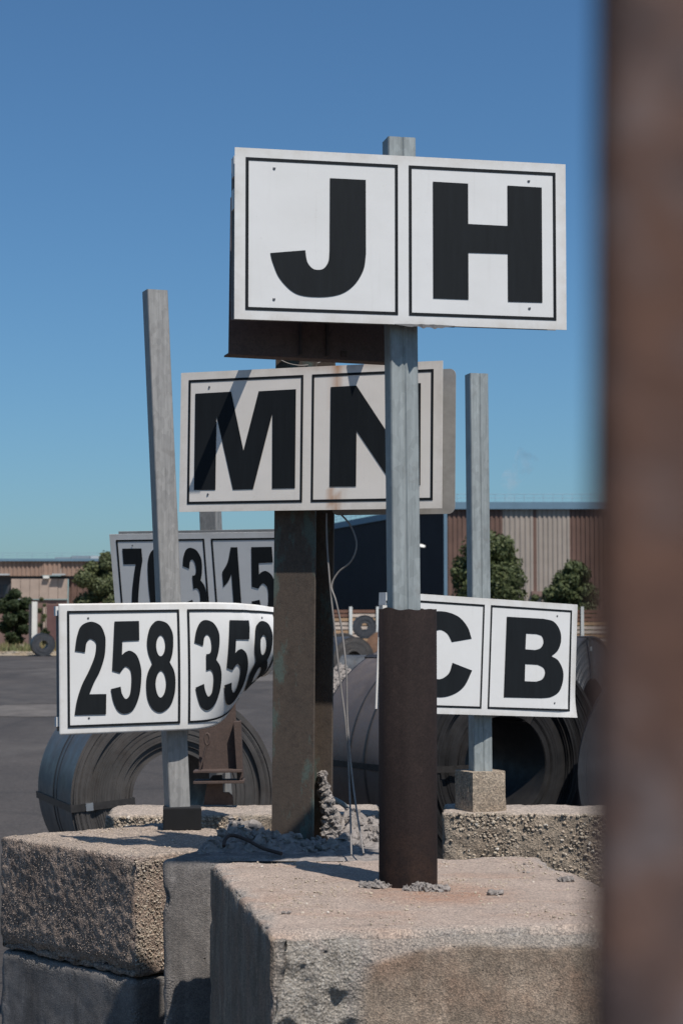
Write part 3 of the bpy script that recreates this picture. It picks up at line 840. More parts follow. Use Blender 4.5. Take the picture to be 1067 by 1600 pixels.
def post_mesh(p0, p1, yaw, w=.094, d=.088, groove=True):
    """box section made of two lipped channels: a seam runs down the front and back"""
    h, g = w / 2, .0035
    if groove:
        prof = [(-h + .004, -d / 2), (-.006, -d / 2), (-g, -d / 2 + .002), (0, -d / 2 + .004), (g, -d / 2 + .002), (.006, -d / 2), (h - .004, -d / 2), (h, -d / 2 + .004),
                (h, d / 2 - .004), (h - .004, d / 2), (g, d / 2), (0, d / 2 - .012), (-g, d / 2), (-h + .004, d / 2), (-h, d / 2 - .004), (-h, -d / 2 + .004)]
    else:
        prof = [(-h + .004, -d / 2), (h - .004, -d / 2), (h, -d / 2 + .004), (h, d / 2 - .004), (h - .004, d / 2), (-h + .004, d / 2), (-h, d / 2 - .004), (-h, -d / 2 + .004)]
    c, s = math.cos(yaw), math.sin(yaw); n = len(prof)
    mb = MB(); vs = []
    p0, p1 = Vector(p0), Vector(p1)
    for p in (p0, p1):
        vs += [(p.x + x * c - y * s, p.y + x * s + y * c, p.z) for x, y in prof]
    # open top: wall runs down inside
    inn = [(x * .9, y * .9) for x, y in prof]
    for zz in (0, -.06):
        vs += [(p1.x + x * c - y * s, p1.y + x * s + y * c, p1.z + zz) for x, y in inn]
    fs = []
    for i in range(n):
        j = (i + 1) % n
        fs += [(i, j, n + j, n + i), (n + i, n + j, 2 * n + j, 2 * n + i), (2 * n + i, 2 * n + j, 3 * n + j, 3 * n + i)]
    fs.append(tuple(range(3 * n, 4 * n)))
    return mb.add(vs, fs)

def plate(mb, M, x0, x1, z0, z1, y0, y1):
    return mb.box(((x0 + x1) / 2, (y0 + y1) / 2, (z0 + z1) / 2), (x1 - x0, y1 - y0, z1 - z0), M)

# --- J H sign: board on a galvanised post that stands in a brown pipe
base = at(637.5, 1378, 6.33); base.z = 1.25
root = thing('sign_post', base, 'tallest sign, letters J and H, on a galvanised post set in a brown pipe', 'sign', 'yard bay signs')
ctr = at(630, 375, 6.25)
board, M = sign_board(root, ctr, R(12), ('J', 'H'), mat='white', scale=1.018)
mb = MB(); plate(mb, M, -.545, .545, -.262, .262, .098, .102); mb.build('back_board', MT['board_back'], root)
mb = MB(); plate(mb, M, -.53, -.49, -.26, .26, .006, .096); mb.build('side_channel', MT['dark_edge'], root)
for z in (.19, .085):
    mb = MB(); plate(mb, M, -.548, -.52, z, z + .065, .03, .075); mb.build('clip', MT['white_grey'], root)
for z in (-.2, .2):
    mb = MB(); plate(mb, M, -.5, .5, z - .02, z + .02, .006, .012); mb.build('rail', MT['galv'], root)
# old rusty backing plate hanging below the left half
pc = at(481, 440, 6.47)
Mp = Matrix.Translation(pc) @ Matrix.Rotation(R(16), 4, 'Z') @ Matrix.Rotation(R(.6), 4, 'Y')
zb = at(481, 560, 6.47).z - pc.z
mb = MB(); plate(mb, Mp, -.272, .30, zb, .27, -.004, .004)
plate(mb, Mp, -.272, .30, zb, zb + .006, .004, .07)
head = mb.build('backing_plate', MT['plate'], root, bevel=.001)
mb = MB(); plate(mb, Mp, -.03, -.024, zb + .008, .2, -.03, -.005); mb.build('stiffener', MT['rust_dark'], head)
mb = MB(); plate(mb, Mp, .062, .068, zb + .008, .2, -.03, -.005); mb.build('stiffener', MT['rust_dark'], head)
mb = MB(); plate(mb, Mp, .118, .136, zb + .01, zb + .03, -.014, -.005); mb.build('bolt', MT['rust_dark'], head)
# torn rim of the sheet over the post
mb = MB(); rng = random.Random(3); n = 16; vs = []
for i in range(n + 1):
    x = -.03 + .2 * i / n
    h = .02 * math.sin(math.pi * i / n) * (.5 + .9 * rng.random())
    vs += [M @ Vector((x, -.002 - h * .6, -SH / 2 + .001)), M @ Vector((x, -.009 - h, -SH / 2 - .002 - h * .6)), M @ Vector((x, .004, -SH / 2 - .004))]
fs = []
for i in range(n):
    for q in range(2): fs.append((3 * i + q, 3 * i + 3 + q, 3 * i + 4 + q, 3 * i + 1 + q))
mb.add(vs, fs); mb.build('torn_rim', MT['dark_edge'], root)
p_top = at(623, 219, 6.34); p_bot = at(631, 1000, 6.34)
mb = post_mesh(p_bot, p_top, R(12)); mb.build('post', MT['galv'], root)
# pipe with a cut, uneven rim
mb = MB(); n = 64; ro, ri = .0955, .086; vs = []
ztop = at(637, 952, 6.33).z
for rr, zz in ((ro, 1.235), (ro, None), (ri, None), (ri, 1.5)):
    for i in range(n):
        a = 2 * math.pi * i / n
        z = zz if zz is not None else ztop + .011 * noise.noise(Vector((math.cos(a) * 2, math.sin(a) * 2, 5))) + (.004 if .9 < a < 2.0 else 0)
        vs.append((base.x + rr * math.cos(a), base.y + rr * math.sin(a), z))
fs = [(r_ * n + i, r_ * n + (i + 1) % n, (r_ + 1) * n + (i + 1) % n, (r_ + 1) * n + i) for r_ in range(3) for i in range(n)]
mb.add(vs, fs, None, False)
for i in range(len(mb.sm)): mb.sm[i] = not (n <= i < 2 * n)
pipe = mb.build('pipe', MT['pipe'], root)

# --- M N sign on a rusty H column
base = at(472, 1306, 7.70); base.z = 1.235
root = thing('sign_post', base, 'rust stained sign, letters M and N, on a rusty green-streaked steel column', 'sign', 'yard bay signs')
ctr = at(480, 685, 7.5)
yaw = R(-23.6)
def stain(x, z):
    s = 0
    for cx, wd, zt, zb, am in ((.118, .022, .275, .12, .95), (.122, .03, -.215, -.275, .7), (.10, .012, -.2, -.27, .6), (.14, .014, -.2, -.27, .5)):
        if zb <= z <= zt + .001: s = max(s, am * max(0, 1 - abs(x - cx) / wd))
    return min(1, s + .25 * max(0, 1 - (.275 - z) / .03) * max(0, 1 - abs(x - .15) / .4))
board, M = sign_board(root, ctr, yaw, ('M', 'N'), roll=R(.6), mat='white_mn', stain=stain, scale=1.025)
mb = MB()
def rrect(x0, x1, z0, z1, r, n=5):
    pts = []
    for cx, cz, a0 in ((x1 - r, z1 - r, 0), (x0 + r, z1 - r, 90), (x0 + r, z0 + r, 180), (x1 - r, z0 + r, 270)):
        for i in range(n + 1):
            a = R(a0 + 90 * i / n); pts.append((cx + r * math.cos(a), cz + r * math.sin(a)))
    return pts
pl = rrect(.06, .563, -.29, .258, .025)
vs = [M @ Vector((x, .105, z)) for x, z in pl] + [M @ Vector((x, .109, z)) for x, z in pl]; n = len(pl)
mb.add(vs, [tuple(range(n)), tuple(range(2 * n - 1, n - 1, -1))] + [(i, n + i, n + (i + 1) % n, (i + 1) % n) for i in range(n)])
mb.build('back_board', MT['board_back'], root)
for z in (-.18, .18):
    mb = MB(); plate(mb, M, -.5, .54, z - .02, z + .02, .006, .028); mb.build('rail', MT['rust_dark'], root)
# column: H section, front flange parallel to the board, slight lean
top = at(478, 556, 7.70)
Mc = Matrix.Translation(Vector((base.x, base.y, 0))) @ Matrix.Rotation(yaw, 4, 'Z')
lean = (top.x - base.x)
def hcol(z0, z1):
    m = MB(); w, d, tf, tw = .18, .19, .012, .009
    prof = [(-w / 2, -d / 2), (w / 2, -d / 2), (w / 2, -d / 2 + tf), (tw / 2, -d / 2 + tf), (tw / 2, d / 2 - tf), (w / 2, d / 2 - tf), (w / 2, d / 2), (-w / 2, d / 2), (-w / 2, d / 2 - tf), (-tw / 2, d / 2 - tf), (-tw / 2, -d / 2 + tf), (-w / 2, -d / 2 + tf)]
    n = len(prof); vs = []
    for zz, sh in ((z0, 0), (z1, lean)):
        vs += [Mc @ Vector((x, y, zz)) + Vector((sh, 0, 0)) for x, y in prof]
    fs = [(i, (i + 1) % n, n + (i + 1) % n, n + i) for i in range(n)]
    fs += [(n + 0, n + 1, n + 2, n + 3, n + 10, n + 11), (n + 3, n + 4, n + 9, n + 10), (n + 4, n + 5, n + 6, n + 7, n + 8, n + 9)]
    return m.add(vs, fs)
hcol(1.19, on_plane(470, 556, M).z + .08).build('column', MT['column'], root, bevel=.002)
# bar and arm added above the board to cast its diagonal stripe of shadow
zb = on_plane(385, 575, M).z + .10
q1, q2 = lift(on_plane(389, 566, M), zb), lift(on_plane(303, 770, M), zb)
hx = (lift(on_plane(395, 575, M), zb) - lift(on_plane(375, 576, M), zb)) / 2
th = Vector((0, 0, .008)); mb = MB()
mb.add([q1 - hx, q1 + hx, q2 + hx, q2 - hx, q1 - hx + th, q1 + hx + th, q2 + hx + th, q2 - hx + th], [(0, 1, 2, 3), (7, 6, 5, 4), (0, 4, 5, 1), (1, 5, 6, 2), (2, 6, 7, 3), (3, 7, 4, 0)])
mb.build('shadow_bar', MT['rust_dark'], root)
mb = MB(); mb.box(((q1.x + base.x) / 2, q1.y + .03, zb - .02), (abs(q1.x - base.x), .02, .045)); mb.build('shadow_bar_arm', MT['rust_dark'], root)
tri = [on_plane(*q, M) + sun_dir * .2 for q in ((541, 574), (568, 571), (549, 622))]
tb = [q + Vector((0, .006, 0)) for q in tri]
mb = MB(); mb.add(tri + tb, [(0, 1, 2), (5, 4, 3), (0, 3, 4, 1), (1, 4, 5, 2), (2, 5, 3, 0)]); mb.build('shadow_wedge', MT['rust_dark'], root)  # added with its arm to cast the triangle of shadow on the board
mb = MB(); mb.tube([tri[0].lerp(tri[1], .5) + Vector((0, .003, -.005)), Vector((base.x + .05, base.y - .06, zb + .02))], .008, 6); mb.build('shadow_wedge_arm', MT['rust_dark'], root)
# lashing wire round the head
mb = MB(); mb.tube(smooth_path([at(432, 556, 7.6), at(440, 563, 7.57), at(455, 569, 7.57), at(475, 571, 7.59), at(500, 566, 7.6), at(521, 552, 7.65)]), .0022, 6); mb.build('lashing_wire', MT['wire'], root)

# --- 258 358 sign on the tilted post, right half buckled
base = at(283, 1288, 9.0); base.z = 1.15
root = thing('sign_post', base, 'buckled white sign, numbers 258 and 358, on the tilted galvanised post', 'sign', 'yard bay signs')
ctr = at(288, 1041, 8.88)
board, M = sign_board(root, ctr, R(23), ('258', '358'), roll=R(-.9), mapf=cone_map, cut=.014, letters='digit', scale=1.07)
mb = MB(); plate(mb, M, -.545, -.02, -.262, .262, .062, .066); mb.build('back_board', MT['board_back'], root)
mb = MB(); plate(mb, M, -.535, -.505, -.262, .262, .016, .060); mb.build('side_channel', MT['dark_edge'], root)
for z in (.225, -.24):
    mb = MB(); plate(mb, M, -.558, -.53, z, z + .04, .02, .05); mb.build('clip', MT['white_grey'], root)
p_top, p_bot = at(242.5, 455, 9.02), at(279, 1290, 9.02)
p_bot.z = 1.145
post_mesh(p_bot, p_top, R(21), .1, .095, False).build('post', MT['galv_warm'], root)
mb = MB(); mb.box((0, 0, 0), (.175, .15, .105), Matrix.Translation((p_bot.x + .02, p_bot.y - .03, 1.15 + .0505)) @ Matrix.Rotation(R(6), 4, 'Z')); mb.build('collar', MT['tar'], root, bevel=.006)

# --- C B sign in the back
base = at(750, 1262, 9.55); base.z = 1.19
root = thing('sign_post', base, 'white sign, letters C and B, partly hidden behind the brown pipe', 'sign', 'yard bay signs')
ctr = at(759, 1026, 9.37)
board, M = sign_board(root, ctr, R(33), ('C', 'B'), roll=R(2.7), mapf=curl_map, mat='white', scale=1.03)
mb = MB(); plate(mb, M, -.55, .535, -.262, .262, .1, .104); mb.build('back_board', MT['white_grey'], root)
mb = MB(); plate(mb, M, -.575, -.535, .215, .272, .012, .07); mb.build('clip', MT['white'], root)
mb = MB(); plate(mb, M, -.574, -.566, .225, .235, .005, .012); mb.build('clip_bolt', MT['tar'], root)
p_top, p_bot = at(744, 585, 9.5), at(750.5, 1205, 9.5)
post_mesh(p_bot - Vector((0, 0, .03)), p_top, R(14), .094, .09, True).build('post', MT['galv'], root)
# cement stub at its foot
mb = MB(); rng = random.Random(9); n = 40; rows = 16; vs = []
zt, z0 = at(744, 1205, 9.45).z, 1.185
for j in range(rows + 1):
    t = j / rows
    for i in range(n):
        a = 2 * math.pi * i / n
        s = .098 * (1 / max(abs(math.cos(a)), abs(math.sin(a)))) ** .75
        s *= 1.0 + .03 * (1 - t) + .05 * noise.noise(Vector((math.cos(a) * 5, math.sin(a) * 5, t * 2))) + .02 * noise.noise(Vector((math.cos(a) * 20, math.sin(a) * 20, t * 3)))
        x, y = s * math.cos(a), s * math.sin(a)
        c, sn = math.cos(R(24)), math.sin(R(24))
        vs.append((p_bot.x + x * c - y * sn, p_bot.y + x * sn + y * c, z0 + (zt - z0) * t + (.004 * noise.noise(Vector((x * 60, y * 60, 1))) if j == rows else 0)))
fs = [(j * n + i, j * n + (i + 1) % n, (j + 1) * n + (i + 1) % n, (j + 1) * n + i) for j in range(rows) for i in range(n)]
fs.append(tuple(range(rows * n, rows * n + n)))
mb.add(vs, fs, None, False); mb.build('cement_stub', MT['block_pebbly'], root)

# --- 703 153 sign leaning forward behind the others, held in a rusty bracket
base = at(340, 1257, 10.15); base.z = 0
root = thing('sign_post', base, 'shaded grey sign, numbers 703 and 153, leaning behind the tilted post', 'sign', 'yard bay signs')
ctr = at(330, 914, 10.0)
board, M = sign_board(root, ctr, R(-17), ('703', '153'), tilt=R(12.5), mat='white_grey', letters='digit', cells=(((.065, .285), (.33, .6), (.735, .98)), ((.08, .31), (.4, .68), (.73, .99))))
mb = MB(); plate(mb, M, -.53, .545, -.27, .277, .075, .079); mb.build('back_board', MT['board_back'], root)
p_top, p_bot = at(327, 745, 10.02), at(345, 1225, 10.34); p_bot = p_bot + (p_bot - p_top) * (p_bot.z / (p_top.z - p_bot.z))
post_mesh(p_bot, p_top, R(-17), .094, .088, False).build('post', MT['galv_warm'], root)
def pq(x, y, Y=9.8): return at(x, y, Y)
def slab(name, pts, Y, th, mat='rust_brown', parent=None):
    m = MB(); n = len(pts)
    a = [at(x, y, Y) for x, y in pts]; b_ = [v + Vector((0, th, 0)) for v in a]
    m.add(a + b_, [tuple(range(n - 1, -1, -1)), tuple(range(n, 2 * n))] + [(i, (i + 1) % n, n + (i + 1) % n, n + i) for i in range(n)])
    return m.build(name, MT[mat], parent or root, bevel=.0015)
slab('bracket_plate', [(312, 1090), (368, 1088), (371, 1206), (311, 1205)], 10.1, .012)
slab('bracket_plate', [(365, 1128), (376, 1127), (380, 1215), (371, 1222)], 10.04, .09)
slab('flange', [(302, 1205), (378, 1203), (378, 1207), (302, 1208)], 9.98, .16)
slab('flange', [(302, 1221), (381, 1220), (381, 1224), (302, 1225)], 9.98, .16)
slab('bracket_foot', [(318, 1258), (324, 1222), (332, 1212), (347, 1211), (349, 1238), (358, 1238), (364, 1244), (365, 1258)], 10.07, .02)
mb = MB(); mb.tube([at(311, 1206, 10.03), at(318, 1185, 10.03), at(323, 1164, 10.03)], .006, 8); cc = at(324, 1155, 10.03)
ring = [cc + Vector((.012 * math.cos(a), 0, .03 * math.sin(a))) for a in [q * math.pi / 8 for q in range(17)]]
mb.tube(ring, .006, 8); mb.build('lifting_eye', MT['rust_brown'], root)

# ------------------------------------------------------------------ cables, hose and rebar about the column
zc = 1.245
def cable(name, pts, r, mat, label, cat='cable', n=8):
    mb = MB(); pts = smooth_path(pts)
    mb.tube(pts, r, n)
    return mb.single(name, MT[mat], pts[-1], label, cat)
cable('hanging_cable', [at(510, 802, 7.55), at(511, 850, 7.55), at(516, 918, 7.53), at(523, 985, 7.51), at(531, 1060, 7.48), at(541, 1140, 7.46), at(546, 1230, 7.42), at(549, 1336, 7.15)], .0036, 'wire', 'straight grey cable hanging from the M N sign to the block')
cable('hanging_cable', [at(533, 804, 7.55), at(548, 822, 7.53), at(557, 850, 7.51), at(549, 876, 7.51), at(528, 895, 7.53), at(518, 916, 7.53), at(525, 940, 7.51), at(534, 985, 7.50), at(541, 1050, 7.47), at(543, 1130, 7.46), at(552, 1230, 7.40), at(568, 1334, 7.15)], .0036, 'wire', 'looping grey cable hanging from the M N sign to the block')
cable('hose', [at(500, 1248, 8.1), at(515, 1247, 8.08), at(535, 1256, 8.05), at(548, 1270, 8.03), at(556, 1288, 8.0), at(560, 1305, 7.9)], .011, 'hose', 'short grey hose end lying on the rubble behind the column', 'hose')
cable('rebar', [at(350, 1322, 7.3), at(352, 1312, 7.34), at(362, 1305, 7.38), at(385, 1312, 7.36), at(410, 1325, 7.3), at(440, 1334, 7.24)], .007, 'rust_dark', 'bent rusty rebar sticking out of the rubble', 'rebar')

# ------------------------------------------------------------------ near rusty post, far out of focus
def near_post():
    mb = MB(); Y = .29
    x0b, x0t = at(930, 1600, Y).x, at(942, 0, Y).x
    zb_, zt_ = at(0, 1600, Y).z, at(0, 0, Y).z
    rows, n = 220, 10; wid = .05; vs = []
    for j in range(rows + 1):
        z = 2.62 * j / rows
        e = x0b + (x0t - x0b) * (z - zb_) / (zt_ - zb_)
        for i in range(n + 1):
            x = wid * i / n
            nn = .0012 * noise.noise(Vector((x * 60, 0, z * 40))) + .0008 * noise.noise(Vector((x * 150, 3, z * 120)))
            vs.append((e + x + (.0012 * noise.noise(Vector((1, 2, z * 30))) if i == 0 else 0), Y + nn, z))
    w = n + 1; fs = [(j * w + i, j * w + i + 1, (j + 1) * w + i + 1, (j + 1) * w + i) for j in range(rows) for i in range(n)]
    S = len(vs)
    vs += [(x + (.008 if q_ % w == 0 else 0), y + .05, z) for q_, (x, y, z) in enumerate(vs)]
    fs += [(S + j * w + i, S + (j + 1) * w + i, S + (j + 1) * w + i + 1, S + j * w + i + 1) for j in range(rows) for i in range(n)]
    for j in range(rows):
        a, b_ = j * w, (j + 1) * w
        fs += [(a, b_, S + b_, S + a), (a + n, S + a + n, S + b_ + n, b_ + n)]
    for i in range(n):
        fs += [(rows * w + i, rows * w + i + 1, S + rows * w + i + 1, S + rows * w + i)]
    mb.add(vs, fs, None, True)
    mb.single('steel_post', MT['post_near'], (.09, Y + .02, 0), 'rusty steel post close to the camera at the right edge, blurred', 'post')
near_post()

# ------------------------------------------------------------------ steel coils
def coil(ctr, Rr, ri, L, yaw, label, mats, seg=96, rings=46, seed=0, straps=(), bands=(), tilt=0.0, group='steel coils lying in the yard'):
    """ctr: centre of the face turned to the camera; the axis runs back from it"""
    rng = random.Random(seed)
    ctr = Vector(ctr)
    root = thing('steel_coil', (ctr.x, ctr.y, ctr.z - Rr), label, 'steel coil', group)
    M = Matrix.Translation(ctr) @ Matrix.Rotation(yaw, 4, 'Z') @ Matrix.Rotation(tilt, 4, 'X')
    def rev(prof, name, mat, smooth):
        m = MB(); n = seg; vs = []
        for r, y in prof:
            vs += [M @ Vector((r * math.cos(2 * math.pi * i / n), y, r * math.sin(2 * math.pi * i / n))) for i in range(n)]
        fs = [(a * n + i, (a + 1) * n + i, (a + 1) * n + (i + 1) % n, a * n + (i + 1) % n) for a in range(len(prof) - 1) for i in range(n)]
        m.add(vs, fs, None, smooth)
        return m.build(name, mat, root)
    # windings: stepped end face, each turn a little in or out
    face = []; y = 0
    for i in range(rings + 1):
        r = ri + (Rr - ri) * i / rings
        y += rng.uniform(-.005, .005)
        if rng.random() < .08: y += rng.choice((-.018, .018))
        y = max(-.03, min(.03, y))
        yy = y * (0 if i == rings else 1)
        face.append((r, yy)); 
        if i < rings: face.append((r + (Rr - ri) / rings * .92, yy))
    rev(face, 'wound_end', mats[1], False)
    back = [(r, L - yy * .6) for r, yy in face][::-1]
    rev(back, 'wound_end', mats[1], False)
    body = [(Rr, 0)] + [(Rr + rng.uniform(-.003, .003), L * q / 10) for q in range(1, 10)] + [(Rr, L)]
    rev(body, 'outer_wrap', mats[0], True)
    rev([(ri, L), (ri, L / 2), (ri, face[0][1])], 'bore', mats[1], True)
    for ang, w in straps:
        Ms = M @ Matrix.Rotation(-ang, 4, 'Y')
        m = MB(); t = .004
        m.box(((ri + Rr) / 2, -.036, 0), (Rr - ri + .02, t, w), Ms); m.box((Rr + .006, L / 2, 0), (t, L + .07, w), Ms)
        m.box((ri - .008, L / 2, 0), (t, L + .07, w), Ms); m.box(((ri + Rr) / 2, L + .034, 0), (Rr - ri + .02, t, w), Ms)
        s_ = m.build('strap', MT['strap'], root, 'stuff')
        m = MB(); m.box((Rr - (Rr - ri) * .28, -.041, 0), (.055, .008, w * 1.05), Ms); m.build('strap_clip', MT['clip'], s_)
    for yb, w in bands:
        rev([(Rr + .001, yb), (Rr + .006, yb + .003), (Rr + .006, yb + w), (Rr + .001, yb + w + .003)], 'band', MT['strap'], True)
    return root

g, br, ed, fr = MT['coil_grey'], MT['coil_brown'], MT['coil_edge'], MT['coil_far']
c = at(274, 1240, 14.65); Rr = .80
coil((c.x, c.y, Rr), Rr, .33, 1.25, R(20), 'grey steel coil lying behind the 258 sign', (g, ed), 144, 80, 1, ((R(185), .055), (R(82), .05), (R(100), .03)), ((.5, .012), (.62, .012)))
c = at(790, 1180, 15.4); Rr = .97
coil((c.x, c.y, Rr), Rr, .40, 1.3, R(32), 'big brownish steel coil behind the brown pipe, open end below the C B sign', (br, MT['coil_end_shaded']), 144, 105, 2, ((R(180), .05), (R(60), .05), (R(118), .05)), ((.55, .03), (.78, .025)))
c = at(1118, 1090, 14); Rr = 1.0
coil((c.x, c.y, Rr), Rr, .4, 1.3, R(-8), 'dark blue-grey steel coil at the right beside the blurred post', (fr, fr), 64, 30, 3, ((R(120), .06),), ((.3, .03),))
c = at(925, 1000, 26); Rr = .97
coil((c.x, c.y, Rr), Rr, .4, 1.3, R(60), 'dark steel coil behind the right end of the C B sign', (fr, fr), 64, 24, 4, ((R(100), .06),))
# the far heap
def far_coil(px, Y, Rr, yaw, label, mats, z=None, seed=0, L=1.2, ri=.3):
    x = (px - 533.5) / FPX * Y
    return coil((x, Y, Rr if z is None else z), Rr, ri, L, yaw, label, mats, 40, 14, seed, (), (), 0, 'far steel coils by the slat fence')
far_coil(553, 70, .82, R(25), 'dark steel coil in the heap, the widest one left of the brown pipe', (fr, ed), None, 5)
far_coil(582, 62, .55, R(75), 'small rounded steel coil lying in front of the heap left of the pipe', (g, ed), None, 6, 1.0)
far_coil(603, 78, .93, R(-10), 'orange rusty coil in the heap beside the pipe', (MT['coil_rust'], MT['coil_rust']), None, 7)
far_coil(536, 86, .85, R(0), 'dark coil low at the back of the heap, left below the ring-like one', (fr, ed), None, 8)
far_coil(604, 86, .85, R(0), 'dark coil low at the back of the heap, right below the ring-like one', (fr, ed), None, 9)
far_coil(570, 86, .52, R(4), 'ring-like coil on top of the heap with the fence seen through its eye', (fr, fr), 1.98, 10, .5, .16)
far_coil(70, 126, .76, R(18), 'lone dark coil on the far verge at the left', (fr, fr), None, 11, .9, .28)

# ------------------------------------------------------------------ gravel heap
def gravel():
    rng = random.Random(3); mb = MB()
    cx, cy = (533 - 533.5) / FPX * 52, 52
    n = 26; vs = []; fs = []
    def h(x, y): return max(0, 1.05 * (1 - math.hypot((x - cx) / 1.1, (y - cy) / 1.6)) + .08 * noise.noise(Vector((x * 3, y * 3, 0))))
    for j in range(n + 1):
        for i in range(n + 1):
            x, y = cx - 1.3 + 2.6 * i / n, cy - 1.8 + 3.6 * j / n
            vs.append((x, y, h(x, y) - .01))
    fs = [(j * (n + 1) + i, j * (n + 1) + i + 1, (j + 1) * (n + 1) + i + 1, (j + 1) * (n + 1) + i) for j in range(n) for i in range(n)]
    mb.add(vs, fs, None, False)
    for i in range(700):
        x, y = rng.uniform(cx - 1.2, cx + 1.2), rng.uniform(cy - 1.7, cy + .3)
        z = h(x, y)
        if z > .01: stone(mb, (x, y, z), rng.uniform(.03, .09), rng)
    mb.single('gravel_heap', MT['cement'], (cx, cy, 0), 'grey heap of gravel between the coils, seen past the steel column', 'gravel', None, 'stuff')
gravel()

# ------------------------------------------------------------------ far slat fence
MF = {
    'slat_pale': m_plain('slat pale', (.52, .42, .34), .8, .25, 1.5), 'slat_tan': m_plain('slat tan', (.4, .25, .14), .8, .3, 1.5),
    'slat_brown': m_plain('slat brown', (.17, .085, .055), .8, .3, 1.5), 'fence_post': m_plain('fence post', (.62, .62, .58), .6, .1, 3),
}
def slat_fence():
    Y = 104; sc = Y / FPX
    x0, x1 = (470 - 533.5) * sc, (1130 - 533.5) * sc
    root = thing('slat_fence', ((x0 + x1) / 2, Y, 0), 'far fence of horizontal boards, pale and rusty brown, between light posts', 'fence')
    posts = [(p - 533.5) * sc for p in (500, 548, 590, 640, 690, 740, 790, 850, 909, 960, 1010, 1070)]
    rng = random.Random(8)
    me = {}
    for i in range(len(posts) - 1):
        a, b_ = posts[i], posts[i + 1]
        for r in range(13):
            z = .12 + r * .222
            if i == 0: k_ = 'slat_brown' if r in (12, 11) else ('slat_tan' if r in (10, 7) else ('slat_pale' if r > 7 else 'slat_tan'))
            elif i in (7, 8): k_ = 'slat_brown' if r > 9 else ('slat_pale' if r in (7, 8, 5) else 'slat_tan')
            else: k_ = rng.choice(('slat_pale', 'slat_pale', 'slat_tan')) if r < 12 else 'slat_brown'
            m = MB(); tlt = rng.uniform(-.01, .01)
            m.box(((a + b_) / 2, Y + .05, z), (b_ - a - .04, .03, .165), None)
            m.build('slat', MF[k_], root)
    for p in posts:
        m = MB(); m.box((p, Y - .02, 1.52), (.17, .09, 3.04)); m.build('post', MF['fence_post'], root)
slat_fence()

# ------------------------------------------------------------------ far buildings
MB_ = {
    'sheet_brown': m_plain('sheet brown', (.135, .076, .056), .75, .22, .6), 'sheet_grey': m_plain('sheet grey', (.31, .262, .22), .75, .12, .6),
    'sheet_navy': m_plain('sheet navy', (.02, .018, .021), .8, .2, .4), 'trim_blue': m_plain('trim blue', (.12, .2, .265), .6, .1, 1),
    'sheet_tan': m_plain('sheet tan', (.27, .178, .132), .8, .2, .6), 'panel_pale': m_plain('panel pale', (.37, .285, .23), .85, .15, .8),
    'brick_red': m_plain('brick red', (.2, .125, .1), .85, .2, .8), 'dark_bay': m_plain('dark bay', (.05, .05, .055), .6, .2, 1), 'pane': m_plain('window pane', (.03, .035, .045), .2, .1, 1),
    'unit': m_plain('roof unit', (.4, .42, .42), .6, .2, .7), 'rail': m_plain('rail', (.25, .33, .4), .6, .1, 1), 'roof': m_plain('roof sheet', (.2, .24, .27), .7, .1, .3),
    'maroon': m_plain('maroon wall', (.12, .06, .055), .85, .3, .8), 'white_paint': m_plain('white paint', (.7, .68, .62), .6, .1, 1),
}
def corrug(root, name, a, b_, z0, z1, mat, period=.36, dep=.07):
    """ribbed sheet from plan point a to b_ (its outside on the right-hand side walking a to b_)"""
    a, b_ = Vector(a), Vector(b_); d = (b_ - a); L = d.length; d /= L; nrm = Vector((d.y, -d.x))
    m = MB(); pts = []
    n = max(1, int(L / period))
    p = L / n
    for i in range(n):
        for q, o in ((0, 0), (.32, 0), (.45, dep), (.87, dep)):
            pts.append((i * p + q * p, o))
    pts.append((L, 0))
    vs = []
    for s_, o in pts:
        w = a + d * s_ + nrm * o
        vs += [(w.x, w.y, z0), (w.x, w.y, z1)]
    m.add(vs, [(2 * i, 2 * i + 2, 2 * i + 3, 2 * i + 1) for i in range(len(pts) - 1)])
    return m.build(name, MB_[mat], root)

def rail(root, pts, h=.9, step=1.55, r=.022):
    for q in range(len(pts) - 1):
        a, b_ = Vector(pts[q]), Vector(pts[q + 1])
        par = None
        m = MB(); m.tube([a + Vector((0, 0, h)), b_ + Vector((0, 0, h))], r, 5); rl = m.build('railing', MB_['rail'], root)
        m = MB(); m.tube([a + Vector((0, 0, h * .55)), b_ + Vector((0, 0, h * .55))], r * .8, 5); m.build('rail_bar', MB_['rail'], rl)
        n = int((b_ - a).length / step)
        for i in range(n + 1):
            p = a.lerp(b_, i / n)
            m = MB(); m.tube([p, p + Vector((0, 0, h))], r, 5); m.build('baluster', MB_['rail'], rl)

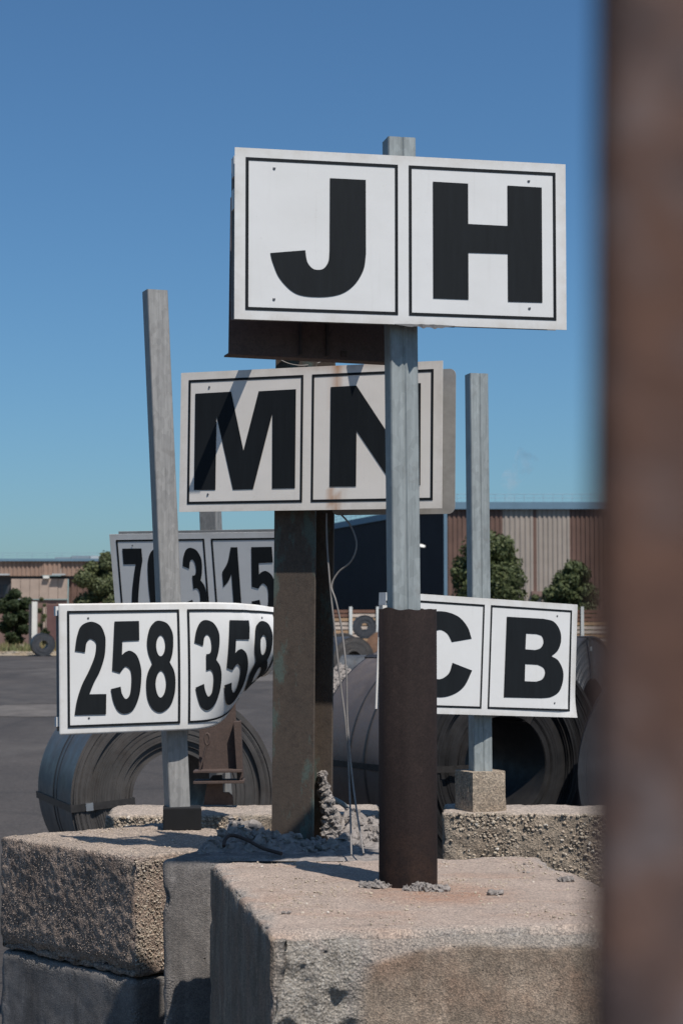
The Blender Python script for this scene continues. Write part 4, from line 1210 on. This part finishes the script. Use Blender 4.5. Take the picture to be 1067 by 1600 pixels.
def right_shed():
    Y = 150; s = Y / FPX
    X = lambda px: (px - 533.5) * s
    H = at(700, 796, Y).z; HT = at(700, 785, Y).z
    xe = X(1180); cor = Vector((X(697), Y)); far = Vector((X(697) - 14.5, Y + 52))
    root = thing('industrial_shed', ((cor.x + xe) / 2, Y, 0), 'big industrial shed with brown and grey ribbed walls, dark gable side and blue trim', 'building')
    for a, b_, mt in ((697, 785, 'sheet_brown'), (785, 833, 'sheet_grey'), (838, 890, 'sheet_grey'), (890, 1180, 'sheet_brown')):
        corrug(root, 'wall_panel', (X(a), Y), (X(b_), Y), 0, H, mt)
    m = MB(); m.box((X(835.5), Y + .03, H / 2), (5 * s, .1, H)); m.build('joint_strip', MB_['sheet_brown'], root)
    m = MB(); m.box(((cor.x + xe) / 2 - .1, Y - .1, (H + HT) / 2 + .01), (xe - cor.x + .2, .5, HT - H)); m.build('parapet', MB_['trim_blue'], root)
    m = MB(); m.box((cor.x - .06, Y - .06, H / 2), (.26, .3, H)); m.build('corner_trim', MB_['trim_blue'], root)
    corrug(root, 'gable_wall', far, cor + Vector((0, .12)), 0, H + .1, 'sheet_navy', .5, .05)
    m = MB(); dd = (cor - far); ang = math.atan2(dd.y, dd.x)
    m.box((0, 0, 0), (dd.length, .4, HT - H), Matrix.Translation((*(far + dd * .5 + Vector((-.05, .2))), (H + HT) / 2 + .02)) @ Matrix.Rotation(ang, 4, 'Z')); m.build('verge_trim', MB_['trim_blue'], root)
    m = MB(); m.add([(cor.x, Y + .2, HT - .1), (xe, Y + .2, HT - .1), (xe, Y + 52, HT - .1), (far.x, far.y, HT - .1)], [(0, 1, 2, 3)]); m.build('roof', MB_['roof'], root)
    rail(root, [(far.x + .2, far.y, HT), (cor.x + .1, Y + .1, HT)], .65, 1.6, .02)
    rail(root, [(cor.x + .1, Y + .1, HT), (xe, Y + .1, HT)], .65, .75, .018)
    m = MB(); m.box((X(838), Y - .35, at(838, 928, Y).z), (18 * s, .5, 8 * s)); m.build('wall_box', MB_['brick_red'], root)
right_shed()

def left_shed():
    Y = 160; s = Y / FPX
    X = lambda px: (px - 533.5) * s
    Z = lambda py: at(60, py, Y).z
    x0, x1 = X(-90), X(330)
    root = thing('factory_hall', ((x0 + x1) / 2, Y, 0), 'long low factory hall at the left with brown ribbed band and pale lower walls', 'building')
    corrug(root, 'wall_band', (x0, Y), (X(66), Y), Z(900), Z(877), 'sheet_tan')
    corrug(root, 'wall_band', (X(66), Y - .12), (X(96), Y - .12), Z(899), Z(877.5), 'sheet_tan')
    corrug(root, 'wall_band', (X(96), Y), (x1, Y), Z(900), Z(877), 'sheet_tan')
    m = MB(); m.box(((x0 + x1) / 2, Y + .3, Z(875)), (x1 - x0, 1.2, Z(873) - Z(877))); m.build('roof_edge', MB_['trim_blue'], root)
    m = MB(); m.box(((x0 + x1) / 2, Y + .5, Z(902)), (x1 - x0, .5, Z(899.5) - Z(904))); m.build('gutter_beam', MB_['dark_bay'], root)
    for a, b_ in ((-20, 17), (84, 104)):
        m = MB(); m.box((X((a + b_) / 2), Y - .3, Z(898)), (X(b_) - X(a), .9, .12)); m.build('canopy', MB_['unit'], root)
    m = MB(); m.box((X(74), Y - .35, Z(902)), (9 * s, .3, 4 * s)); m.build('sign_box', MB_['white_paint'], root)
    # pale panelled wall
    for i in range(6):
        a, b_ = 19 + i * 14.6, 19 + (i + 1) * 14.6
        m = MB(); m.box((X((a + b_) / 2), Y - .1 + .03 * (i % 2), (Z(904.5) + Z(936)) / 2), (X(b_) - X(a) - .03, .3, Z(904.5) - Z(936))); m.build('wall_panel', MB_['panel_pale'], root)
    corrug(root, 'wall_panel', (X(107), Y + .4), (x1, Y + .4), 0, Z(904), 'sheet_brown', .5, .08)
    # window bay
    m = MB(); m.box((X(-36), Y + .5, (Z(904) + Z(936)) / 2), (X(18) - X(-90), .3, Z(904) - Z(936))); bay = m.build('window_band', MB_['dark_bay'], root)
    for i in range(9):
        a = -84 + i * 11
        m = MB(); m.box((X(a + 4.5), Y + .33, (Z(914) + Z(929)) / 2), (8 * s, .06, Z(914) - Z(929))); m.build('pane', MB_['pane'], bay)
    m = MB(); m.box((X(-36), Y + .2, Z(936) / 2), (X(18) - X(-90), .4, Z(936) - .02)); m.build('plinth_wall', MB_['brick_red'], root)
    m = MB(); m.box((X(62), Y + .15, Z(937) / 2), (X(107) - X(18) - .1, .4, Z(937) - .02)); m.build('plinth_wall', MB_['brick_red'], root)
    m = MB(); m.box((X(84), Y - .3, Z(945) / 2), (X(92) - X(76), .4, Z(945))); m.build('gate_leaf', MB_['maroon'], root)
    for px in (71, 75):
        m = MB(); m.tube([(X(px), Y - .35, 0), (X(px), Y - .35, Z(948))], .1, 8); m.build('downpipe', MB_['panel_pale'], root)
    m = MB(); m.box(((x0 + x1) / 2, Y + 12, Z(874.5)), (x1 - x0, 23, .1)); m.build('roof', MB_['roof'], root)
    for a, b_, mt in ((75, 101, 'roof'), (101, 132, 'roof'), (132, 150, 'unit')):
        m = MB(); m.prism([(X(a), Y + 4), (X(b_) - .05, Y + 4), (X(b_) - .05, Y + 8), (X(a), Y + 8)], Z(875), Z(868 - (a > 100) * 2.0)); m.build('skylight', MB_[mt], root)
    rail(root, [(x0, Y + .3, Z(873)), (x1, Y + .3, Z(873))], .5, 1.2, .015)
left_shed()

# gate pillar before the hall
p = at(55, 940, 138)
mb = MB(); mb.box((p.x, 138, p.z / 2), (.36, .3, p.z), Matrix.Translation((0, 0, 0)))
rt = thing('gate_pillar', (p.x, 138, 0), 'tall grey and white gate pillar beside the far bush at the left', 'pillar')
mb.build('pillar_face', MB_['white_paint'], rt)
mb = MB(); mb.box((p.x - .3, 138.1, p.z / 2 - .1), (.22, .25, p.z - .2)); mb.build('pillar_side', MB_['dark_bay'], rt)

# street lamp by the dark gable
p = at(640, 858, 120)
rt = thing('street_lamp', (p.x, 120, 0), 'small street lamp with a white head against the dark gable', 'street lamp')
mb = MB(); mb.tube([(p.x, 120, 0), (p.x, 120, p.z)], [.09, .05], 8); mb.build('pole', MB_['rail'], rt)
q = at(656, 853, 120)
mb = MB(); mb.tube(smooth_path([(p.x, 120, p.z - .02), (p.x + .25, 120, p.z + .15), (q.x, 120, q.z)]), .03, 6); mb.build('arm', MB_['rail'], rt)
mb = MB(); stone(mb, (q.x + .1, 120, q.z), .2, random.Random(2), ICO2, .5, .05); mb.build('lamp_head', MB_['white_paint'], rt)

# ------------------------------------------------------------------ verge
def verge():
    mb = MB()
    nx, ny = 60, 10; vs = []
    for j in range(ny + 1):
        for i in range(nx + 1):
            x = -46 + 34 * i / nx; y = 127 + 30 * j / ny
            e = min(1, (y - 127) / 3)
            vs.append((x, y, .02 + .35 * e + .2 * e * noise.noise(Vector((x * .6, y * .3, 0)))))
    mb.add(vs, [(j * (nx + 1) + i, j * (nx + 1) + i + 1, (j + 1) * (nx + 1) + i + 1, (j + 1) * (nx + 1) + i) for j in range(ny) for i in range(nx)], None, True)
    k = NT('dry earth'); a = k.noise(.8, 6, .7)
    earth = k.out(k.mix(k.ramp(a, .4, .62), c4(.3, .26, .21), c4(.26, .19, .11)), .95, 0, k.bump(k.noise(8, 5, .7), .05, .6))
    mb.single('verge', earth, (-28, 127, 0), kind='structure')
    rng = random.Random(4); mb = MB()
    for i in range(5200):
        x = -44 + 31 * rng.random(); y = 127.6 + 14 * rng.random() ** 1.5
        h = (.25 + .5 * rng.random()) * (.5 + .8 * max(0, noise.noise(Vector((x * .5, y * .4, 2))) + .4))
        a = rng.uniform(0, 3.14); w = .05 + .05 * rng.random()
        lx, ly = rng.uniform(-.15, .15), rng.uniform(-.1, .1)
        z = .3
        mb.add([(x - w * math.cos(a), y - w * math.sin(a), z), (x + w * math.cos(a), y + w * math.sin(a), z), (x + lx, y + ly, z + h)], [(0, 1, 2)])
    k = NT('dry grass'); a = k.n('NewGeometry').outputs['Random Per Island']
    gr = k.out(k.mix(a, k.mix(k.ramp(k.noise(.25, 3, .6), .42, .58), c4(.30, .2, .09), c4(.10, .125, .045)), c4(.2, .17, .08)), .8)
    mb.single('dry_grass', gr, (-28, 128, 0), 'dry and green grass on the far verge at the left', 'grass', None, 'stuff')
verge()

# ------------------------------------------------------------------ trees
LEAF = {'a': m_leaf('leaf green', (.055, .072, .03), (.085, .108, .046)), 'b': m_leaf('leaf dark', (.018, .032, .014), (.035, .052, .02)), 'c': m_leaf('leaf olive', (.075, .092, .042), (.105, .125, .06))}
BARK = m_plain('bark', (.11, .085, .065), .9, .3, 3)
def tree(px, base_Y, top_py, half_w, label, leaf, n=6500, seed=0, z0=.0, crown_lo=.28, name='tree', cat='tree', size=.15, lobes=15, group='trees and bushes in front of the halls'):
    rng = random.Random(seed)
    s = base_Y / FPX
    x = (px - 533.5) * s; H = at(px, top_py, base_Y).z; w = half_w * s
    root = thing(name, (x, base_Y, z0), label, cat, group)
    m = MB(); zc = H * crown_lo
    m.tube(smooth_path([(x, base_Y, z0), (x + .05, base_Y, zc * .7 + z0 * .3), (x - .05, base_Y, H * .55), (x + .05, base_Y, H * .85)]), [.16 * H / 7 * (1 - .9 * i / 18) for i in range(19)], 8)
    m.build('trunk', BARK, root)
    cl = []
    for i in range(lobes):
        v = (i + .5) / lobes; a = i * 2.39996 + rng.uniform(-.5, .5)
        zz = zc + (H - zc) * (.1 + .82 * v ** .9 + rng.uniform(-.05, .05))
        f = max(.25, (1 - max(0, (v - .55) / .45) ** 2.6) ** .5) * (.55 + .45 * min(1, v / .25))
        rr = w * f * rng.uniform(.25, .8)
        cl.append((Vector((x + rr * math.cos(a), base_Y + rr * math.sin(a), zz)), w * rng.uniform(.2, .42) * (.65 + .35 * f)))
    cl.append((Vector((x, base_Y, H - w * .25)), w * .28))
    for i, (cc, r_) in enumerate(cl[:7]):
        m = MB(); st = Vector((x, base_Y, zc + (H - zc) * .15)); m.tube(smooth_path([st, st.lerp(cc, .5) + Vector((0, 0, -.1)), cc]), [.05 * H / 7 * (1 - .1 * q) for q in range(13)][:13], 5); m.build('branch', BARK, root)
    m = MB(); tot = sum(r_ ** 2 for _, r_ in cl)
    for cc, r_ in cl:
        k_ = int(n * r_ ** 2 / tot)
        for i in range(k_):
            d = Vector((rng.gauss(0, 1), rng.gauss(0, 1), rng.gauss(0, 1))).normalized()
            rad = r_ * (.55 + .55 * rng.random() ** .7) * (1 + .35 * noise.noise(d * 2.5 + cc))
            p = cc + Vector((d.x, d.y, d.z * .85)) * rad
            u = Vector((rng.gauss(0, 1), rng.gauss(0, 1), rng.gauss(0, .6))).normalized()
            nn = (d + u * .9).normalized(); t = nn.orthogonal().normalized(); b_ = nn.cross(t)
            q = rng.uniform(0, 6.28); t, b_ = t * math.cos(q) + b_ * math.sin(q), b_ * math.cos(q) - t * math.sin(q)
            sz = size * rng.uniform(.55, 1.15)
            m.add([p - t * sz, p - b_ * sz * .5, p + t * sz, p + b_ * sz * .5], [(0, 1, 2, 3)])
    m.build('crown', LEAF[leaf], root)
    return root
tree(760, 112, 834, 70, 'round dense tree in front of the big shed, behind the C B post', 'a', 22000, 1, 0, .12, lobes=44)
tree(895, 108, 876, 46, 'slimmer tree near the blurred post in front of the big shed', 'a', 13000, 2, 0, .15, lobes=30)
tree(24, 141, 920, 28, 'dark round bush on the verge before the factory hall', 'b', 9000, 3, .3, .08, 'bush', 'bush', .15, 20)
tree(168, 135, 862, 46, 'olive green tree behind the left edge of the 703 sign', 'c', 16000, 4, .3, .12, lobes=28)
tree(66, 143, 934, 10, 'small pale bush beside the gate pillar', 'c', 900, 5, .3, .2, 'bush', 'bush', .14, 6)
tree(835, 120, 930, 18, 'low shrub at the foot of the big shed above the C B sign', 'a', 1500, 6, 0, .2, 'bush', 'bush', .14, 8)
tree(72, 139, 982, 9, 'low dark bush behind the lone far coil', 'b', 900, 7, .3, .1, 'bush', 'bush', .12, 6)

# ------------------------------------------------------------------ faint smoke over the big shed
def smoke():
    scene.cycles.volume_bounces = 4
    Y = 230
    rng = random.Random(6); mb = MB()
    pts = [at(786, 796, Y), at(793, 782, Y), at(800, 766, Y), at(795, 752, Y), at(806, 738, Y), at(818, 724, Y), at(828, 708, Y)]
    mb.tube(smooth_path(pts, 5), [.7 + .03 * i for i in range(31)], 12)
    m = bpy.data.materials.new('thin smoke'); m.use_nodes = True
    t = m.node_tree; t.nodes.remove(t.nodes['Principled BSDF'])
    v = t.nodes.new('ShaderNodeVolumePrincipled'); v.inputs['Color'].default_value = (1, .9, .88, 1); v.inputs['Anisotropy'].default_value = -.5
    nz = t.nodes.new('ShaderNodeTexNoise'); nz.inputs['Scale'].default_value = .8; nz.inputs['Detail'].default_value = 4
    tc = t.nodes.new('ShaderNodeTexCoord'); t.links.new(tc.outputs['Object'], nz.inputs['Vector'])
    rp = t.nodes.new('ShaderNodeMapRange'); rp.inputs[1].default_value = .45; rp.inputs[2].default_value = .7; rp.inputs[4].default_value = .2
    t.links.new(nz.outputs['Fac'], rp.inputs[0]); t.links.new(rp.outputs[0], v.inputs['Density'])
    t.links.new(v.outputs[0], t.nodes['Material Output'].inputs['Volume'])
    mb.single('smoke_plume', m, pts[0], 'faint pinkish smoke drifting above the big shed roof', 'smoke', None, 'stuff')
smoke()
